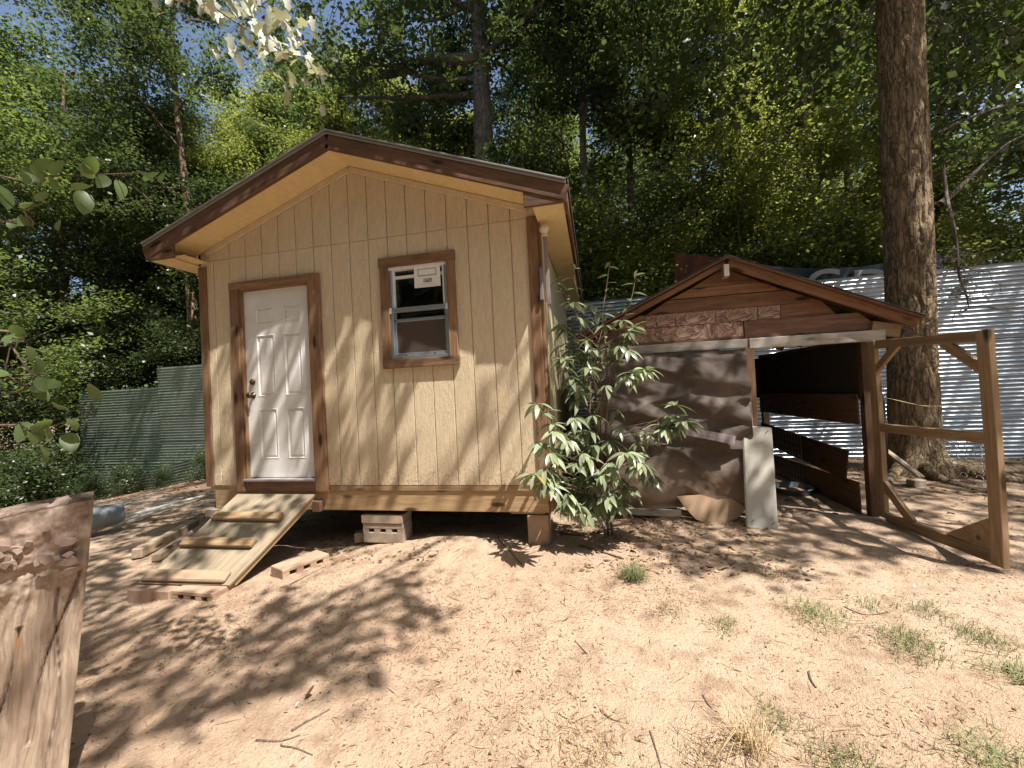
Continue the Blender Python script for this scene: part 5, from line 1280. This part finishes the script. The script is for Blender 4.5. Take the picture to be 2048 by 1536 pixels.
tufts = [(1268, 1165, 150, .16, .10, 'taller bright green grass tuft just right of the shed corner', 'grass'), (1630, 1232, 260, .055, .26, 'wide low patch of green grass in mid yard before the coop', 'grass'),
         (1445, 1255, 50, .07, .14, 'small sprawling green tuft in the centre right of the yard', 'grass'), (1820, 1295, 220, .07, .22, 'grey-green grass clump left of the right edge', 'grass'),
         (1965, 1282, 160, .06, .2, 'thin green grass patch near the right frame edge', 'grass'), (1550, 1425, 110, .045, .16, 'small dull green sprig patch low in the middle right', 'grass'),
         (1850, 1225, 110, .05, .2, 'sparse greyish grass patch below the open gate', 'grass'), (1740, 1215, 70, .05, .18, 'faint grass wisp between the two larger right patches', 'grass'),
         (2040, 1355, 120, .09, .15, 'green tuft cut off by the right frame edge', 'grass'), (1430, 1515, 80, .08, .2, 'dry mixed grass tuft at the bottom edge right of centre', 'straw'),
         (1700, 1520, 160, .06, .2, 'low green patch at the bottom edge towards the right', 'grass'), (2010, 1525, 180, .08, .24, 'grass patch in the bottom right corner', 'grass'), (1340, 1225, 30, .10, .12, 'wispy dry grass stalks right of the shed corner tuft', 'straw'),
         (1500, 1490, 60, .2, .1, 'tall thin straw stalks near the bottom edge', 'straw'), (1170, 1500, 90, .08, .3, 'thin dry stubble at the bottom centre', 'straw'), (1560, 1165, 60, .06, .16, 'dark dry tuft below the leaning slab', 'straw')]
for (px_, py_, n_, h_, sp_, lab, mt_) in tufts:
    p = at(px_, py_, 2, -.57); V, F = blades(int(n_*1.6), h_*.95, sp_*1.35, rng, .85, .0032)
    zb = gz(p.x, p.y); V[:, 2] += ground_z(V[:, 0]+p.x, V[:, 1]+p.y)+relief(V[:, 0]+p.x, V[:, 1]+p.y)-zb
    o = obj('grass_tuft', mesh_np('grass_tuft', V, F), M[mt_], None, Matrix.Translation((p.x, p.y, zb))); tag(o, lab, 'grass tuft', 'grass tufts in the yard')
# sticks one can pick out
sticks = [([(1160, 1098), (1190, 1108), (1248, 1126)], .012, 'thick pale stick lying right of the shed corner block'), ([(997, 1090), (1015, 1108), (1045, 1137)], .008, 'dark stick poking out from under the shed front'),
          ([(580, 1155), (610, 1138), (648, 1122)], .006, 'thin stick in front of the half-buried block'), ([(583, 1455), (620, 1432), (660, 1412)], .006, 'pale stick beside the white scrap'),
          ([(512, 1470), (560, 1474), (600, 1462)], .005, 'curved twig left of the white scrap'), ([(562, 1482), (590, 1486), (625, 1496)], .004, 'short dark twig below the white scrap'),
          ([(1617, 1340), (1622, 1355), (1632, 1368)], .006, 'short dark stick standing out in the right yard'), ([(1200, 1412), (1225, 1430), (1258, 1440)], .004, 'slender twig in the lower centre'),
          ([(1150, 1280), (1165, 1295), (1176, 1306)], .004, 'small dark twig in the middle of the yard'), ([(1406, 1385), (1415, 1400), (1425, 1412)], .005, 'little blackish bark stick right of centre'),
          ([(1300, 1455), (1312, 1490), (1322, 1525)], .004, 'long thin twig near the bottom centre'), ([(1690, 1180+40), (1730, 1235), (1780, 1230)], .004, 'faint twig among the right grass patches'),
          ([(1220, 1045), (1262, 1040), (1300, 1052)], .012, 'gnarled surface root before the coop cloth'), ([(1120, 1070), (1160, 1078), (1210, 1070)], .01, 'curved surface root beneath the corner shrub')]
for pts, r_, lab in sticks:
    P = []
    for q in pts:
        p = at(q[0], q[1], 2, -.57)
        if p.y > 1.5: p.y = 1.5
        P.append((p.x, p.y, gz(p.x, p.y)+r_*.7))
    o = tube('stick', spline(P, 10), np.linspace(r_, r_*.5, 10), M['twig'], None, 7); tag(o, lab, 'stick', 'sticks on the yard')
for (px_, py_, s_, mt_, lab, nm) in ((578, 1432, .022, 'bone', 'bright white scrap on the soil at lower left, nearer of two', 'scrap'), (592, 1424, .02, 'bone', 'small white scrap beside the brown leaf, farther of two', 'scrap'),
                                     (1832, 1192, .015, 'bone', 'tiny white fragment right of the grass patches', 'scrap'), (610, 1402, .06, 'dryleaf', 'large curled brown leaf at lower left', 'dry_leaf'), (955+90, 1345, .03, 'dryleaf', 'small curled dead leaf low in the centre', 'dry_leaf')):
    p = at(px_, py_, 2, -.60); Mx = leaf_matrix(Vector((p.x, p.y, gz(p.x, p.y)+.012)), (random.uniform(-1, 1), random.uniform(-1, 1), .35), random.uniform(-.6, .6), s_/.1)
    o = obj(nm, leaf_proto(.1, .07 if mt_ == 'bone' else .06, 'broad', -.5, .7), M[mt_], None, Mx); tag(o, lab, 'leaf' if nm == 'dry_leaf' else 'scrap')
# litter: needles, chips, leaf bits
def litter(name, n, region, size, asp, mat, lift=.002):
    x = rng.uniform(region[0], region[1], n); y = rng.uniform(region[2], region[3], n)
    dens = fbm(x*1.6, y*1.6, 3, 40); keep = rng.random(n) < np.clip((dens-.28)*3.2, .12, 1); x = x[keep]; y = y[keep]; n = len(x)
    z = ground_z(x, y)+relief(x, y)+lift; az = rng.random(n)*6.28; L = size*(.35+rng.random(n)**2*1.6); tl = rng.normal(size=n)*.22
    d = np.stack([np.cos(az), np.sin(az), tl], 1); s = np.stack([-np.sin(az), np.cos(az), rng.normal(size=n)*.3], 1); C = np.stack([x, y, z], 1)
    Wd = L*asp*(.6+.8*rng.random(n))
    bend = s*(L*.04*rng.normal(size=n))[:, None]
    V = np.stack([C-d*L[:, None]/2, C+s*Wd[:, None]/2+bend, C+d*L[:, None]/2, C-s*Wd[:, None]/2+bend], 1).reshape(-1, 3); V[:, 2] += .003
    o = obj(name, mesh_np(name, V, np.arange(4*n).reshape(n, 4)), mat); return tag(o, kind='stuff')
litter('fallen_needles', 42000, (-.5, 7.5, -3.0, 1.2), .032, .07, M['debris'])
litter('leaf_litter_chips', 70000, (-.5, 7.8, -3.0, 1.6), .011, .5, M['debris'], .001)
litter('woodland_leaf_litter', 30000, (-9, 13, .9, 7), .05, .55, M['debris'], .006)
litter('leaf_drift', 1500, (1.2, 2.7, -.4, .3), .034, .5, M['debris'], .006)
litter('leaf_drift', 2200, (3.7, 5.6, -.45, .8), .034, .5, M['debris'], .006)
litter('twig_litter', 1500, (-.6, 7.6, -2.8, 1.6), .11, .03, M['debris'], .004)
litter('straw_litter', 2500, (3.0, 7.6, -2.8, .3), .07, .035, M['straw'], .006)
